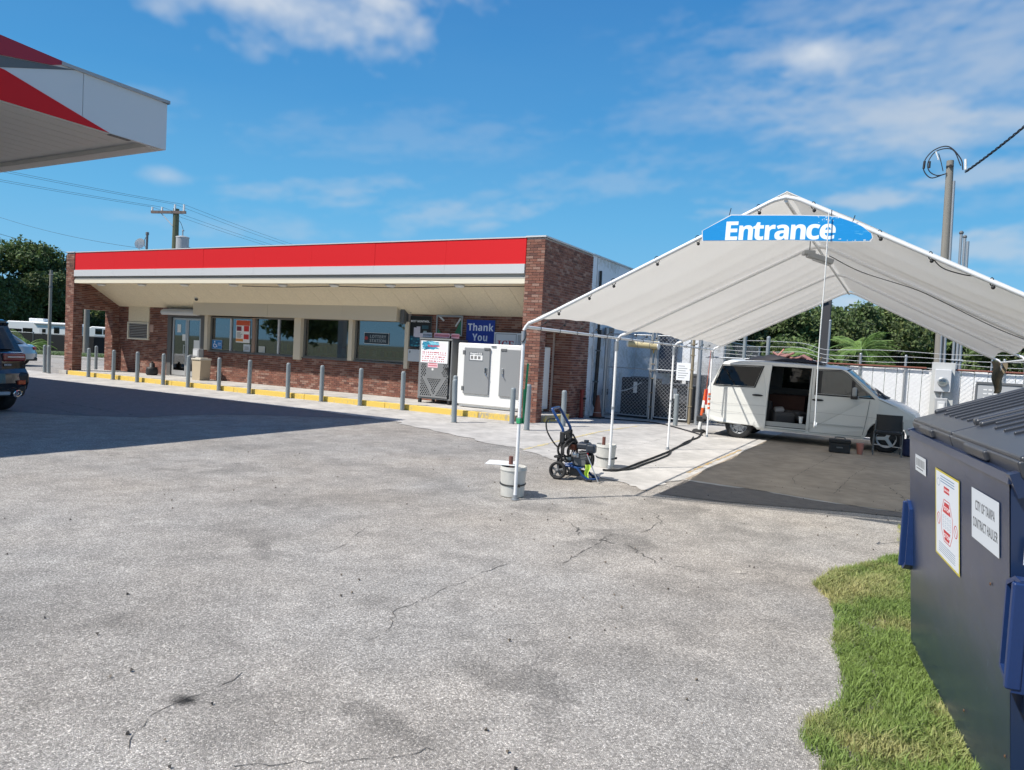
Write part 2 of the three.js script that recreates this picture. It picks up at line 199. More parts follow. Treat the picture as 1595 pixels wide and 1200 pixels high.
  struct('asphalt_patch', mat(.95, .85, .74, .95, { map: sealMap, bumpMap: asphBump, bumpScale: .004 }), flat([[-2.64, -8.98], [-1.9, -9.05], [-1.2, -9.3], [-.4, -9.6], [.3, -9.75], [.35, -10.0], [-.64, -10.06], [-1.64, -10.26], [-2.66, -10.36]], .006, 1.3));  // darker asphalt cut along the tent shadow edge; shade is put into its colour
  struct('parking_pad', mat(.74, .64, .52, .88, { map: concMap, bumpMap: concBump, bumpScale: .002 }), flat([[-2.68, -10.36], [-1.64, -10.26], [-.64, -10.06], [.21, -10], [3.15, -9.86], [3.3, -19.8], [-2.62, -19.8]], .0105, 3.1));  // dirty concrete; its darker tone also holds shade of the tent
  struct('asphalt_seam', mat(.02, .02, .02, 1), mg(sm2));
  const jt = []; for (const x of [-27, -24, -21, -18, -15, -12, -9]) jt.push(ribbon([[x, -13.5], [x, -15.58]], .012, .0125, .003)); jt.push(ribbon([[-11.6, -13.9], [-9.2, -14.1], [-7.3, -14.05], [-5, -14.1], [-2.9, -14.2]], .02, .0125, .008), ribbon([[-7.6, -12.3], [-7.5, -15.5]], .014, .0125, .006), ribbon([[-4.6, -10.6], [-4.5, -14], [-4.6, -19]], .014, .0125, .006), ribbon([[-2.62, -9.4], [-2.62, -19]], .022, .0125, .006), ribbon([[-2.6, -11.05], [-1.25, -11.1], [.2, -11.2], [2.5, -11.2]], .016, .0125, .01), ribbon([[-1.25, -11.1], [-1.39, -11.86], [-1.14, -14.98], [-1.1, -19]], .02, .0125, .012), ribbon([[-.71, -10.8], [-.62, -12.6], [-.45, -14.33]], .014, .0125, .012), ribbon([[.1, -10.1], [.16, -11], [-.1, -12.2], [.3, -13]], .03, .0125, .03), ribbon([[-2.6, -14.2], [2.8, -14.3]], .014, .0125, .008));
  struct('concrete_joint', mat(.09, .085, .075, 1), mg(jt));
  const fade = (r, g, b, k) => mat(1, 1, 1, .8, { map: dtex(256, 256, (x, y) => { const q = clamp((vn(x / 10, y / 10, k) * .5 + vn(x / 3, y / 3, k + 4) * .35 + hash(x, y, k) * .3 - .34) * 5); return [s2(mix(.5, r, q)), s2(mix(.485, g, q)), s2(mix(.45, b, q))]; }, true) });
  const lm = fade(.62, .5, .22, 3);
  struct('parking_line', lm, uvm(ribbon([[-5.8, -11.25], [-5.9, -13], [-6, -15.4], [-5.85, -17.6]], .2, .0125, .003), .8));
  struct('parking_line', fade(.45, .28, .08, 8), uvm(ribbon([[-2.8, -11], [-2.79, -12.3], [-2.74, -14.8]], .14, .0125, .004), .8));
  // raised pavement in front of the store, with yellow kerb
  struct('store_pavement', conc, uvm(mg(bb(-28.2, -8.38, 0, .15, -17.6, -15.72), bb(-8.38, -7.87, 0, .148, -17.7, -16.12)), 3.1));
  const kerbM = (k, t) => mat(1, 1, 1, .65, { map: dtex(512, 128, (x, y) => { const q = clamp((vn(x / 14, y / 14, k) * .45 + vn(x / 4, y / 4, k + 5) * .35 + hash(x, y, 2) * .2 - t) * 6); return [s2(mix(.36, .7, q)), s2(mix(.33, .49, q)), s2(mix(.27, .1, q))]; }, true) });
  const kA = kerbM(4, .12), kB = kerbM(9, .42); let kx = -27.4;
  while (kx < -8.6) { const L = Math.min(3.0, -8.38 - kx), k = struct('yellow_kerb', kx > -10.6 ? kB : kA, uvm(rb(kx, kx + L - .012, .0, .156, -15.74, -15.6, .012), 2)); kx += L; if (kx > -8.45) break; }
  struct('yellow_kerb', kB, uvm(rb(-7.88, -7.76, 0, .152, -17.6, -16.14, .012), 2));
}

// ================= CONVENIENCE STORE =================
const BR = [[.215, .085, .055], [.17, .068, .047], [.25, .115, .078], [.13, .055, .04], [.3, .17, .125]].map(([r, g, b]) => [r * 1.75, g * 1.85, b * 1.95]);
const brickMats = BR.map((c) => mat(...c, .9, { map: brickTex }));
const brickG = (w) => uvm(box(w, .056, .022), .2);
const BG = { 0.194: brickG(.194), 0.0915: brickG(.0915) };
const pickTone = (u, v) => { const h = hash(Math.round(u * 997), Math.round(v * 991), 5); return h < .34 ? 0 : h < .54 ? 1 : h < .78 ? 2 : h < .86 ? 3 : 4; };
let brickCount = 0;
// bricks over a rectangle of a wall, skipping the holes (u0,u1,v0,v1); single bricks where single(u,v) says so, the rest joined
function bricks(parent, O, ud, nd, W, H, holes = [], singleF = () => false, v0 = 0) {
  const pos = [], nor = [], uvs = [], col = [], ang = Math.atan2(nd[0], nd[2]), L = .2037, Hc = .0675, o = V(...O), u = V(...ud), n = V(...nd);
  for (let r = 0; v0 + r * Hc + .05 < H; r++) for (let k = -1; k * L < W; k++) {
    let a = k * L + (r % 2 ? L / 2 : 0) + .005, b = a + .194; const v = v0 + r * Hc + .034; a = Math.max(a, .003); b = Math.min(b, W - .003); if (b - a < .03) continue;
    for (const h of holes) if (v > h[2] - .028 && v < h[3] + .028) { if (a >= h[0] && b <= h[1]) { b = a; break; } if (a < h[0] && b > h[0]) b = h[0]; else if (a < h[1] && b > h[1] && a >= h[0]) a = h[1]; } if (b - a < .03) continue;
    const w = b - a, c = o.clone().addScaledVector(u, (a + b) / 2).add(V(0, v, 0)).addScaledVector(n, .004 + .004 * hash(k, r, 2)), ti = pickTone(a + O[0], v + O[2]);
    if (brickCount < 300 && singleF((a + b) / 2, v)) {
      brickCount++; const std = w > .17 ? .194 : .0915, m = new THREE.Mesh(BG[std], brickMats[ti]); m.name = 'brick'; m.position.copy(c); m.rotation.y = ang; m.scale.x = w / std; m.castShadow = m.receiveShadow = true; parent.add(m); continue;
    }
    const g = strip(box(w, .056, .022)); g.rotateY(ang); g.translate(c.x, c.y, c.z); const A = g.attributes, t = .85 + .3 * hash(k, r, 7), bc = BR[ti];
    for (let i = 0; i < A.position.count; i++) { const lx = (i * 7 + k * 13 + r * 5); pos.push(A.position.getX(i), A.position.getY(i), A.position.getZ(i)); nor.push(A.normal.getX(i), A.normal.getY(i), A.normal.getZ(i)); const P = [A.position.getX(i), A.position.getY(i), A.position.getZ(i)]; uvs.push((P[0] * Math.abs(u.x) + P[2] * Math.abs(u.z)) * 5, P[1] * 5); col.push(bc[0] * t, bc[1] * t, bc[2] * t); }
  }
  if (!pos.length) return; const g = new THREE.BufferGeometry(); g.setAttribute('position', new THREE.Float32BufferAttribute(pos, 3)); g.setAttribute('normal', new THREE.Float32BufferAttribute(nor, 3)); g.setAttribute('uv', new THREE.Float32BufferAttribute(uvs, 2)); g.setAttribute('color', new THREE.Float32BufferAttribute(col, 3));
  stuff(part('brickwork', parent, bricks.m ??= mat(1, 1, 1, .9, { map: brickTex, vertexColors: true }), g));
}
const store = thing('convenience_store', 'long low brick convenience store with red fascia band and white overhang', 'store', [0, 0, 0]);
{
  // right wing wall: x -8.37..-7.86, z -15.8..-18.9, opening z -17.75..-16.1
  const wr = part('wing_wall', store, M.mortar, mg(bb(-8.36, -7.875, 0, 4.56, -16.1, -15.815), bb(-8.36, -7.875, 0, 4.56, -18.9, -17.75), bb(-8.359, -7.876, 2.35, 4.56, -17.75, -16.1)));
  bricks(wr, [-8.37, 0, -15.815], [1, 0, 0], [0, 0, 1], .51, 4.56, [], () => true);
  bricks(wr, [-7.875, 0, -15.8], [0, 0, -1], [1, 0, 0], 3.1, 4.56, [[.3, 1.95, 0, 2.35]], (u, v) => v < 2 && v > .0 && u < .32);
  bricks(wr, [-8.36, 0, -16.1], [1, 0, 0], [0, 0, -1], .485, 2.35); bricks(wr, [-8.36, 0, -17.75], [1, 0, 0], [0, 0, 1], .485, 2.35);
  bricks(wr, [-8.36, 0, -18.9], [0, 0, 1], [-1, 0, 0], 3.1, 3.5, [[1.15, 2.8, 0, 2.35]]);
  // left wing wall
  const wl = part('wing_wall', store, M.mortar, mg(bb(-27.985, -27.5, 0, 4.56, -16.15, -15.815), bb(-27.985, -27.5, 0, 4.56, -18.9, -17.36), bb(-27.984, -27.501, 2.5, 4.56, -17.36, -16.15)));
  bricks(wl, [-28, 0, -15.815], [1, 0, 0], [0, 0, 1], .51, 4.56); bricks(wl, [-27.5, 0, -15.8], [0, 0, -1], [1, 0, 0], 1.85, 3.5, [[.35, 1.56, 0, 2.5]]); bricks(wl, [-27.985, 0, -17.36], [1, 0, 0], [0, 0, 1], .485, 2.5);
  bricks(wl, [-27.985, 0, -16.15], [1, 0, 0], [0, 0, -1], .485, 2.5); bricks(wl, [-27.985, 0, -18.9], [0, 0, 1], [-1, 0, 0], 3.1, 4.5, [[1.54, 2.75, 0, 2.5]]);
  // front wall (plane z -17.6)
  const X0 = -27.5, X1 = -8.37, hole = (a, b, c, d) => [[a, c], [b, c], [b, d], [a, d]];
  const H = [[-24.5, -22.4, .15, 2.45], [-22.2, -17.68, 1.2, 2.45], [-17.68, -13.2, 1.2, 2.5]];
  const fw = part('front_wall', store, M.mortar, ext([[X0, .0], [H[0][0], 0], [H[0][0], 2.45], [H[0][1], 2.45], [H[0][1], 0], [X1, 0], [X1, 3.0], [X0, 3.0]], .2, [hole(-22.2, -13.2, 1.2, 2.48)]).translate(0, 0, -17.82));
  bricks(fw, [X0, 0, -17.62], [1, 0, 0], [0, 0, 1], X1 - X0, 2.8, [[H[0][0] - X0, H[0][1] - X0, 0, 3], [H[1][0] - X0 - .06, H[2][1] - X0 + .06, 1.18, 3], [.62, 1.92, 1.44, 3]], () => false, .15);
  // louvred vent and cream panel above it
  part('panel', store, M.cream, rb(-26.86, -25.6, 2.13, 2.8, -17.63, -17.58, .01));
  const vent = part('vent', store, M.greyDark, bb(-26.84, -25.62, 1.48, 2.1, -17.66, -17.62)); part('frame', vent, M.creamLight, mg(bb(-26.88, -25.58, 2.06, 2.12, -17.64, -17.55), bb(-26.88, -25.58, 1.44, 1.5, -17.64, -17.55), bb(-26.88, -26.82, 1.5, 2.06, -17.64, -17.55), bb(-25.64, -25.58, 1.5, 2.06, -17.64, -17.55)));
  for (let i = 0; i < 9; i++) part('slat', vent, M.grey, box(1.17, .03, .008, -26.23, 1.53 + i * .063, -17.585, .6));
  part('brick_patch', store, mat(.45, .3, .25, .9), bb(-25.56, -25.32, 1.75, 2.05, -17.6, -17.585));
  // door
  const door = part('door', store, mat(.11, .105, .1, .5), mg(bb(-24.5, -24.28, .15, 2.45, -17.7, -17.6), bb(-22.62, -22.4, .15, 2.45, -17.7, -17.6), bb(-24.28, -22.62, 2.36, 2.45, -17.7, -17.6)));
  for (const [a, b] of [[-24.24, -23.44], [-23.42, -22.66]]) { part('door_leaf', door, M.alu, mg(bb(a, a + .07, .2, 2.34, -17.69, -17.64), bb(b - .07, b, .2, 2.34, -17.69, -17.64), bb(a + .07, b - .07, .2, .38, -17.69, -17.64), bb(a + .07, b - .07, 2.27, 2.34, -17.69, -17.64))); part('pane', door, M.glass, bb(a + .07, b - .07, .38, 2.27, -17.668, -17.662)); }
  part('handle', door, M.steel, mg(bar([-23.52, 1.0, -17.58], [-23.52, 1.35, -17.58], .014), bar([-23.52, 1.02, -17.58], [-23.52, 1.02, -17.65], .012), bar([-23.52, 1.33, -17.58], [-23.52, 1.33, -17.65], .012)));
  part('threshold', door, M.alu, bb(-24.28, -22.6, .152, .18, -17.7, -17.55));
  for (const [x, y, w, h] of [[-24.0, 1.8, .2, .3], [-23.7, 1.5, .17, .24], [-23.05, 1.2, .3, .34]]) part('notice', door, M.white, bb(x, x + w, y, y + h, -17.659, -17.655));
  const sh = part('shutter_housing', store, M.greyLight, mg(cyl(.1, .1, 2.0, -23.55, 2.53, -17.42, 14, 0, 0, Math.PI / 2), bb(-24.58, -22.55, 2.5, 2.66, -17.6, -17.45))); lab(sh, 'grey roller shutter housing above the door');
  // beige box over the windows
  part('awning_box', store, M.beige, mg(bb(-22.65, -18.9, 2.47, 3.0, -17.6, -17.28), bb(-18.89, -15.6, 2.47, 3.0, -17.6, -17.283), bb(-15.59, -13.45, 2.47, 3.0, -17.6, -17.28)));
  part('awning_bracket', store, M.greyDark, mg(bb(-13.4, -13.25, 2.4, 2.9, -17.6, -17.4), bar([-13.38, 2.95, -17.4], [-13.1, 2.75, -17.55], .02)));
  // windows
  const wins = [[-22.1, -19.98, 1.22, 2.4, [-21.08]], [-19.78, -17.92, 1.22, 2.42, [-18.72]], [-17.5, -15.56, 1.23, 2.46, []], [-15.3, -13.34, 1.25, 2.48, []]];
  for (const [a, b, c, d, mul] of wins) {
    const w = part('window', store, mat(.18, .17, .15, .5), mg(bb(a - .04, a + .015, c - .03, d + .03, -17.72, -17.63), bb(b - .015, b + .04, c - .03, d + .03, -17.72, -17.63), bb(a + .015, b - .015, c - .03, c + .015, -17.72, -17.63), bb(a + .015, b - .015, d - .015, d + .03, -17.72, -17.63)));
    const e = [a + .015, ...mul.flatMap((m) => [m - .03, m + .03]), b - .015]; for (let i = 0; i < e.length; i += 2) part('pane', w, M.glass, bb(e[i], e[i + 1], c + .015, d - .015, -17.683, -17.677));
    for (const m of mul) part('mullion', w, M.greyLight, bb(m - .03, m + .03, c + .015, d - .015, -17.72, -17.63));
  }
  for (const [a, b, z] of [[-22.3, -22.14, 1.0], [-17.86, -17.56, 1.1], [-15.5, -15.34, 1.18], [-13.28, -13.14, 1.05]]) part('post', store, M.beige, bb(a, b, a < -22.2 ? 1.22 : z, 2.47, -17.68, -17.5));
  part('sill', store, M.greyDark, mg(bb(-22.14, -17.87, 1.165, 1.195, -17.7, -17.57), bb(-17.55, -13.29, 1.165, 1.195, -17.7, -17.57)));
  part('post', store, mat(.3, .2, .15, .7), bb(-19.95, -19.81, 1.22, 2.44, -17.7, -17.6));
  // fascia
  const zf = -15.83; for (let i = 0; i < 8; i++) { const a = -27.47 + i * 2.385, b = Math.min(a + 2.38, -8.385); part('red_panel', store, M.red, bb(a, b, 3.93, 4.57, zf - .1, zf + .012 + .002 * (i % 3 - 1))); }
  for (let i = 0; i < 8; i++) { const a = -27.47 + i * 2.385, b = Math.min(a + 2.381, -8.385); part('white_band', store, M.greyLight, bb(a, b, 3.69, 3.925, zf - .1, zf + .05)); }
  part('gutter', store, mat(.42, .4, .36, .6), mg(bb(-27.48, -8.38, 3.57, 3.69, zf - .1, zf - .03), bb(-27.48, -8.38, 3.56, 3.6, zf - .02, zf + .01)));
  part('fascia_board', store, M.creamLight, bb(-27.48, -8.38, 3.44, 3.555, zf - .12, zf + .02));
  part('coping', store, M.greyLight, mg(bb(-27.49, -8.38, 4.572, 4.6, zf - .25, zf + .03), bb(-8.4, -7.84, 4.575, 4.612, -18.92, -15.78), bb(-28.02, -27.47, 4.575, 4.612, -18.92, -15.78)));
  // soffit boards, running down from the fascia to the wall
  const soff = [V(0, 3.45, -15.95), V(0, 3.45, -16.4), V(0, 2.71, -17.6)];
  for (let i = 0; i < 24; i++) { const a = -27.48 + i * .7954, b = a + .788; part('soffit_board', store, M.cream, ext([[15.95, 3.44], [16.4, 3.45], [17.6, 2.71], [17.6, 2.74], [16.4, 3.48], [15.95, 3.47]], b - a).rotateY(Math.PI / 2).translate(a, 0, 0)); }
  for (const x of [-26.3, -23.9, -21.6, -19.2, -17.0, -14.9, -12.8, -10.5]) { const l = part('soffit_lamp', store, M.white, lathe([[0, 3.36], [.09, 3.365], [.13, 3.39], [.14, 3.43], [0, 3.44]], 18).translate(x, 0, -16.12)); part('ring', l, M.greyLight, T(new THREE.TorusGeometry(.142, .012, 6, 20), x, 3.425, -16.12, Math.PI / 2)); }
  part('cable', store, M.wire, tube([[-19, 3.4, -16.3], [-17, 3.37, -16.25], [-15, 3.4, -16.3], [-12.8, 3.36, -16.2], [-10.6, 3.4, -16.25], [-8.6, 3.42, -16.3]], .012, 60, 5));
  const cam = part('security_camera', store, M.blackGloss, sph(.06, -22.2, 3.0, -17.05, 12)); part('mount', cam, M.white, cyl(.07, .05, .05, -22.2, 3.06, -17.05));
  // shell: roof, sides, back, inside
  part('roof', store, M.grey, mg(bb(-27.5, -8.36, 4.15, 4.3, -30, -15.95)));
  const side = part('side_wall', store, M.whiteWall, uvm(mg(bb(-8.36, -7.9, 0, 4.58, -30, -18.9)), 3)); part('coping', side, M.greyLight, bb(-8.38, -7.86, 4.585, 4.63, -30, -18.93)); part('panel_joint', side, M.grey, bb(-7.9, -7.89, 0, 4.57, -19.32, -19.3));
  part('side_wall', store, M.whiteWall, uvm(mg(bb(-27.96, -27.5, 0, 4.58, -30, -18.9), bb(-27.5, -8.36, 0, 4.58, -30, -29.8)), 3));
  part('rear_wall', store, M.whiteWall, uvm(mg(bb(-7.89, -4.98, 0, 3.3, -23.3, -23.1)), 3));
  const ins = part('interior', store, mat(.4, .39, .36, .9), mg(bb(-27.5, -8.36, .1, .15, -29.8, -17.82), bb(-27.5, -8.36, 2.95, 3.0, -29.8, -17.9), bb(-27.5, -27.4, .15, 2.95, -29.8, -17.9), bb(-8.45, -8.36, .15, 2.95, -29.8, -17.9), bb(-27.4, -8.5, .15, 2.95, -25, -24.9)));
  const pc = [[.45, .04, .03], [.5, .36, .05], [.05, .14, .42], [.5, .5, .5], [.1, .28, .08], [.4, .2, .05]].map((c) => mat(...c, .5)); const pg = pc.map(() => []), sg = [];
  for (const z of [-20.2, -22.4]) for (const [xa, xb] of [[-21.5, -17.6], [-16.8, -13]]) for (let k = 0; k < 3; k++) { sg.push(bb(xa, xb, .45 + k * .42, .48 + k * .42, z - .25, z + .25)); for (let x = xa + .1; x < xb - .15; x += .17) pg[Math.floor(rnd() * 6)].push(bb(x, x + .14, .48 + k * .42, .48 + k * .42 + rr(.15, .3), z - .05, z + .22)); }
  part('shelf', ins, M.grey, mg(sg)); pg.forEach((g, i) => g.length && stuff(part('packet', ins, pc[i], mg(g))));
}
// things on and by the store
{
  for (const [x, z] of [[-16.5, -19.4], [-14.2, -19.4], [-20, -20.4]]) { const m = single('ceiling_light', new THREE.MeshStandardMaterial({ color: 0xffffff, emissive: 0xffffff, emissiveIntensity: 1.2 }), x < -19 ? 'white fluorescent tube glowing inside behind the left windows' : x < -15 ? 'white fluorescent tube glowing inside behind the third store window' : 'white fluorescent tube glowing inside behind the rightmost store window', 'ceiling light', undefined, bb(x - .6, x + .6, 2.86, 2.93, z - .08, z + .08)); const l = new THREE.RectAreaLight(0xffffff, .5, 1.2, .16); l.position.set(x, 2.85, z); l.lookAt(x, 0, z); scene.add(l); }
  const print = (draw, w, h) => mat(1, 1, 1, .6, { map: canvasTex(w, h, draw) });
  const txt = (g, s, x, y, f, c, a = 'center') => { g.fillStyle = c; g.font = f; g.textAlign = a; g.fillText(s, x, y); };
  const board = (name, label, cat, m, x0, x1, y0, y1, z, t = .02, back = M.greyDark) => { const o = thing(name, label, cat, [(x0 + x1) / 2, y0, z]); const w = x1 - x0, h = y1 - y0; part('backing', o, back, rbox(w, h, t, .004, 0, h / 2, 0)); part('face', o, m, T(new THREE.PlaneGeometry(w - .02, h - .02), 0, h / 2, t / 2 + .003)); return o; };
  board('thank_you_sign', 'blue sign reading Thank You on the brick wall above the ice freezer', 'sign', print((g, w, h) => { g.fillStyle = '#1d3f9e'; g.fillRect(0, 0, w, h); txt(g, 'Thank', w / 2, 130, 'bold 118px sans-serif', '#dfe8f5'); txt(g, 'You', w / 2, 250, 'bold 118px sans-serif', '#dfe8f5'); txt(g, 'for Your', w / 2, 360, 'bold 92px sans-serif', '#dfe8f5'); txt(g, 'Business', w / 2, 460, 'bold 80px sans-serif', '#dfe8f5'); }, 384, 512), -11.13, -10.17, 1.36, 2.6, -17.57);
  board('menthol_poster', 'dark BEST MENTHOL. poster on the brick wall beside the right window', 'poster', print((g, w, h) => { g.fillStyle = '#161a1c'; g.fillRect(0, 0, w, h); txt(g, 'BEST MENTHOL.', w / 2 - 4, 100, 'bold 47px sans-serif', '#f4f6f8'); g.fillStyle = '#1b4e63'; g.fillRect(0, 330, w, 180); g.fillStyle = '#c9c4cf'; g.fillRect(70, 190, 60, 150); g.fillRect(120, 170, 70, 150); g.fillRect(90, 280, 150, 70); g.fillStyle = '#29525f'; g.fillRect(220, 150, 120, 60); g.fillStyle = '#8fa3a8'; g.fillRect(250, 240, 60, 40); for (let i = 0; i < 40; i++) { g.fillStyle = ['#2b7f96', '#0e3a4d', '#49a8bb'][i % 3]; g.fillRect(rnd() * w, 370 + rnd() * 130, 12 + rnd() * 40, 6 + rnd() * 16); } }, 384, 512), -13.14, -12.36, 1.72, 2.66, -17.57);
  board('price_board', 'small white price board with black figure 6 under the menthol poster', 'sign', print((g, w, h) => { g.fillStyle = '#c4cad0'; g.fillRect(0, 0, w, h); txt(g, '6', 190, 110, 'bold 120px sans-serif', '#15181c'); txt(g, "'", 40, 80, 'bold 90px sans-serif', '#15181c'); }, 256, 128), -13.2, -12.42, 1.28, 1.66, -17.53);
  { const o = thing('empty_poster_frame', 'metal frame with torn remnants of green poster between two signs', 'poster frame', [-11.73, 2.1, -17.58]); part('frame', o, M.steel, mg(bb(-.46, -.42, 0, .6, -.01, .02), bb(.42, .46, 0, .6, -.01, .02), bb(-.42, .42, 0, .04, -.01, .02), bb(-.42, .42, .56, .6, -.01, .02))); part('torn_poster', o, mat(.05, .22, .12, .7), mg(ext([[.42, .04], [.42, .5], [.3, .3], [.2, .1], [.25, .04]], .004).translate(0, 0, -.005), ext([[-.42, .04], [-.25, .05], [-.4, .2]], .004).translate(0, 0, -.005))); part('paper_scrap', o, M.white, mg(ext([[-.4, .56], [-.22, .42], [-.17, .45], [-.3, .55]], .004).translate(0, 0, .002), ext([[.36, .54], [.2, .3], [.23, .26], [.4, .5]], .004).translate(0, 0, .003))); }
  board('ice_sign', 'white box sign reading ICE in red on the wall right of the blue sign', 'sign', print((g, w, h) => { g.fillStyle = '#d9dde2'; g.fillRect(0, 0, w, h); g.strokeStyle = '#8d949b'; g.lineWidth = 6; g.strokeRect(14, 12, w - 110, h - 20); txt(g, 'ICE', 120, 150, 'bold 100px serif', '#a8324a'); g.fillStyle = '#6a7178'; for (let i = 0; i < 6; i++) g.fillRect(w - 78 + i * 12, 16, 5, h - 30); }, 320, 192), -10.12, -9.1, 1.7, 2.26, -17.5, .12, M.greyLight);
  // window posters
  const glassBoard = (name, label, cat, m, x0, x1, y0, y1) => board(name, label, cat, m, x0, x1, y0, y1, -17.66, .004, M.white);
  glassBoard('accessible_sign', 'blue wheelchair sign in the bottom left corner of the window by the door', 'sign', print((g, w, h) => { g.fillStyle = '#2f7fc0'; g.fillRect(0, 0, w, h); g.strokeStyle = g.fillStyle = '#fff'; g.lineWidth = 12; g.beginPath(); g.arc(78, 118, 42, .2, 4.2); g.stroke(); g.beginPath(); g.moveTo(70, 50); g.lineTo(76, 104); g.lineTo(116, 104); g.lineTo(134, 160); g.stroke(); g.beginPath(); g.arc(68, 34, 14, 0, 7); g.fill(); g.fillRect(150, 60, 80, 10); g.fillRect(150, 100, 80, 10); }, 256, 192), -22.06, -21.52, 1.27, 1.6);
  const poster = (c1, c2, c3) => print((g, w, h) => { g.fillStyle = '#e8e4de'; g.fillRect(0, 0, w, h); g.fillStyle = c1; g.fillRect(0, 0, w, 110); g.fillStyle = c2; g.fillRect(w - 110, 116, 96, 120); g.fillStyle = c3; g.fillRect(10, 130, 90, 100); g.fillStyle = c2; g.fillRect(w - 110, 300, 96, 110); g.fillStyle = '#d9883a'; g.fillRect(0, 400, w - 120, 60); g.fillStyle = '#222'; for (let i = 0; i < 8; i++) g.fillRect(14, 260 + i * 16, 60 + rnd() * 60, 6); }, 256, 480);
  glassBoard('product_poster', 'red and white advert sheet in the second pane left of the brown post', 'poster', poster('#c8542d', '#c92b22', '#7a2c3a'), -20.82, -20.12, 1.55, 2.34);
  glassBoard('product_notice', 'small white paper below the advert sheet in the window', 'notice', print((g, w, h) => { g.fillStyle = '#c7ccd0'; g.fillRect(0, 0, w, h); g.fillStyle = '#2b2f33'; for (let i = 0; i < 3; i++) g.fillRect(16, 40 + i * 22, 90, 8); }, 128, 128), -20.42, -20.08, 1.24, 1.5);
  { const o = thing('open_sign', 'pink lettered OPEN sign inside the window by the door', 'sign', [-21.6, 2.0, -17.72]); part('backing', o, M.greyDark, bb(-.42, .32, -.06, .24, -.03, -.01)); part('face', o, print((g, w, h) => { g.fillStyle = '#5a3b48'; g.fillRect(0, 0, w, h); txt(g, 'OPEN', w / 2, 78, 'bold 78px sans-serif', '#e58aa0'); }, 256, 104), T(new THREE.PlaneGeometry(.7, .28), -.05, .09, -.003)); }
  glassBoard('white_sheet', 'white sheet leaning at the bottom of the second window', 'notice', print((g, w, h) => { g.fillStyle = '#b9bab4'; g.fillRect(0, 0, w, h); }, 64, 64), -19.66, -19.36, 1.25, 1.46);
  glassBoard('gaming_decal', 'faded red and white lettering decal on the rightmost window', 'decal', print((g, w, h) => { g.fillStyle = '#22303a'; g.fillRect(0, 0, w, h); txt(g, 'LOTTERY', w / 2 + 20, 60, 'bold 52px sans-serif', '#8d979c'); txt(g, 'STATION', w / 2 + 20, 110, 'bold 52px sans-serif', '#8d979c'); g.fillStyle = '#a33a3a'; g.beginPath(); g.arc(26, 64, 22, 0, 7); g.fill(); }, 320, 128), -14.98, -14.0, 1.75, 2.1);
  // propane exchange cage
  const pr = thing('gas_bottle_cage', 'grey metal gas bottle cage with perforated door and pink notices', 'cage', [-11.6, .15, -16.75]);
  part('cabinet', pr, mat(.2, .205, .21, .5), mg(rb(-.56, -.52, .12, 1.82, -.78, 0, .008), rb(.52, .56, .12, 1.82, -.78, 0, .008), rb(-.56, .56, 1.8, 1.85, -.8, .02, .008), rb(-.55, .55, .12, .16, -.78, -.01, .008), bb(-.54, .54, .16, 1.8, -.78, -.75)));
  for (const s of [-.5, .5]) for (const z of [-.72, -.05]) part('leg', pr, M.black, rb(s - .04, s + .04, 0, .12, z - .04, z + .04, .006));
  const holesP = []; for (let r = 0; r < 19; r++) for (let k = 0; k < 14; k++) { const x = -.44 + k * .068 + (r % 2) * .034, y = .24 + r * .05; if (x > .46 || (Math.abs(Math.abs(x) - (y - .2) * .62 + (y > .75 ? .1 : 0)) < .05 && y < .8) || (y > .72 && Math.abs(x) < .3 - (1.15 - y) * .1) || (y < .33 && r % 3 === 2)) continue; holesP.push(Array.from({ length: 6 }, (_, i) => [x + .024 * Math.cos(i * 1.047), y + .024 * Math.sin(i * 1.047)])); }
  const dr = part('door', pr, mat(.27, .275, .28, .4, { metalness: .3 }), ext([[-.51, .17], [.46, .17], [.46, 1.78], [-.51, 1.78]], .02, holesP).translate(0, 0, 0)); part('latch', dr, M.black, mg(rb(.38, .5, .98, 1.04, .02, .05), cyl(.012, .012, .2, .47, .95, .045, 8)));
  const bot = []; for (const y of [.2, .72]) for (const x of [-.33, 0, .33]) bot.push(lathe([[0, 0], [.13, .01], [.15, .06], [.15, .26], [.1, .34], [.03, .36], [0, .36]], 14).translate(x, y, -.4)); part('gas_bottle', pr, mat(.3, .31, .32, .5), mg(bot)); stuff(pr.children.at(-1));
  part('poster', pr, print((g, w, h) => { g.fillStyle = '#e9eaec'; g.fillRect(0, 0, w, h); for (let i = 0; i < 70; i++) { g.fillStyle = ['#2c8fb0', '#0f4b66', '#7cc4d6', '#1e6f92'][i % 4]; g.beginPath(); g.moveTo(rnd() * w * .7, rnd() * 90); g.lineTo(rnd() * w * .7, rnd() * 90); g.lineTo(rnd() * w * .6, rnd() * 100); g.fill(); } g.fillStyle = '#e8dfe3'; g.fillRect(w - 100, 20, 84, 70); g.fillStyle = '#b9304a'; for (let j = 0; j < 5; j++) for (let x = 20; x < w - 30; x += 14 + rnd() * 18) g.fillRect(x, 112 + j * 22, 8 + rnd() * 9, j % 2 ? 7 : 11); g.fillStyle = '#c0304c'; for (let x = 80; x < w - 110; x += 18) g.fillRect(x, 40 + (x % 5), 12, 20); }, 320, 224), T(new THREE.PlaneGeometry(.92, .62), -.03, 1.46, .024));
  part('notice', pr, print((g, w, h) => { g.fillStyle = '#e9c4cb'; g.fillRect(0, 0, w, h); g.fillStyle = '#b0283c'; for (let x = 10; x < w - 12; x += 14) g.fillRect(x, 30, 9, 18); g.fillRect(20, 10, w - 40, 8); }, 160, 64), T(new THREE.PlaneGeometry(.34, .14), -.06, 1.09, .024)); part('sticker', pr, M.white, cyl(.035, .035, .004, -.06, .97, .023, 14, Math.PI / 2));
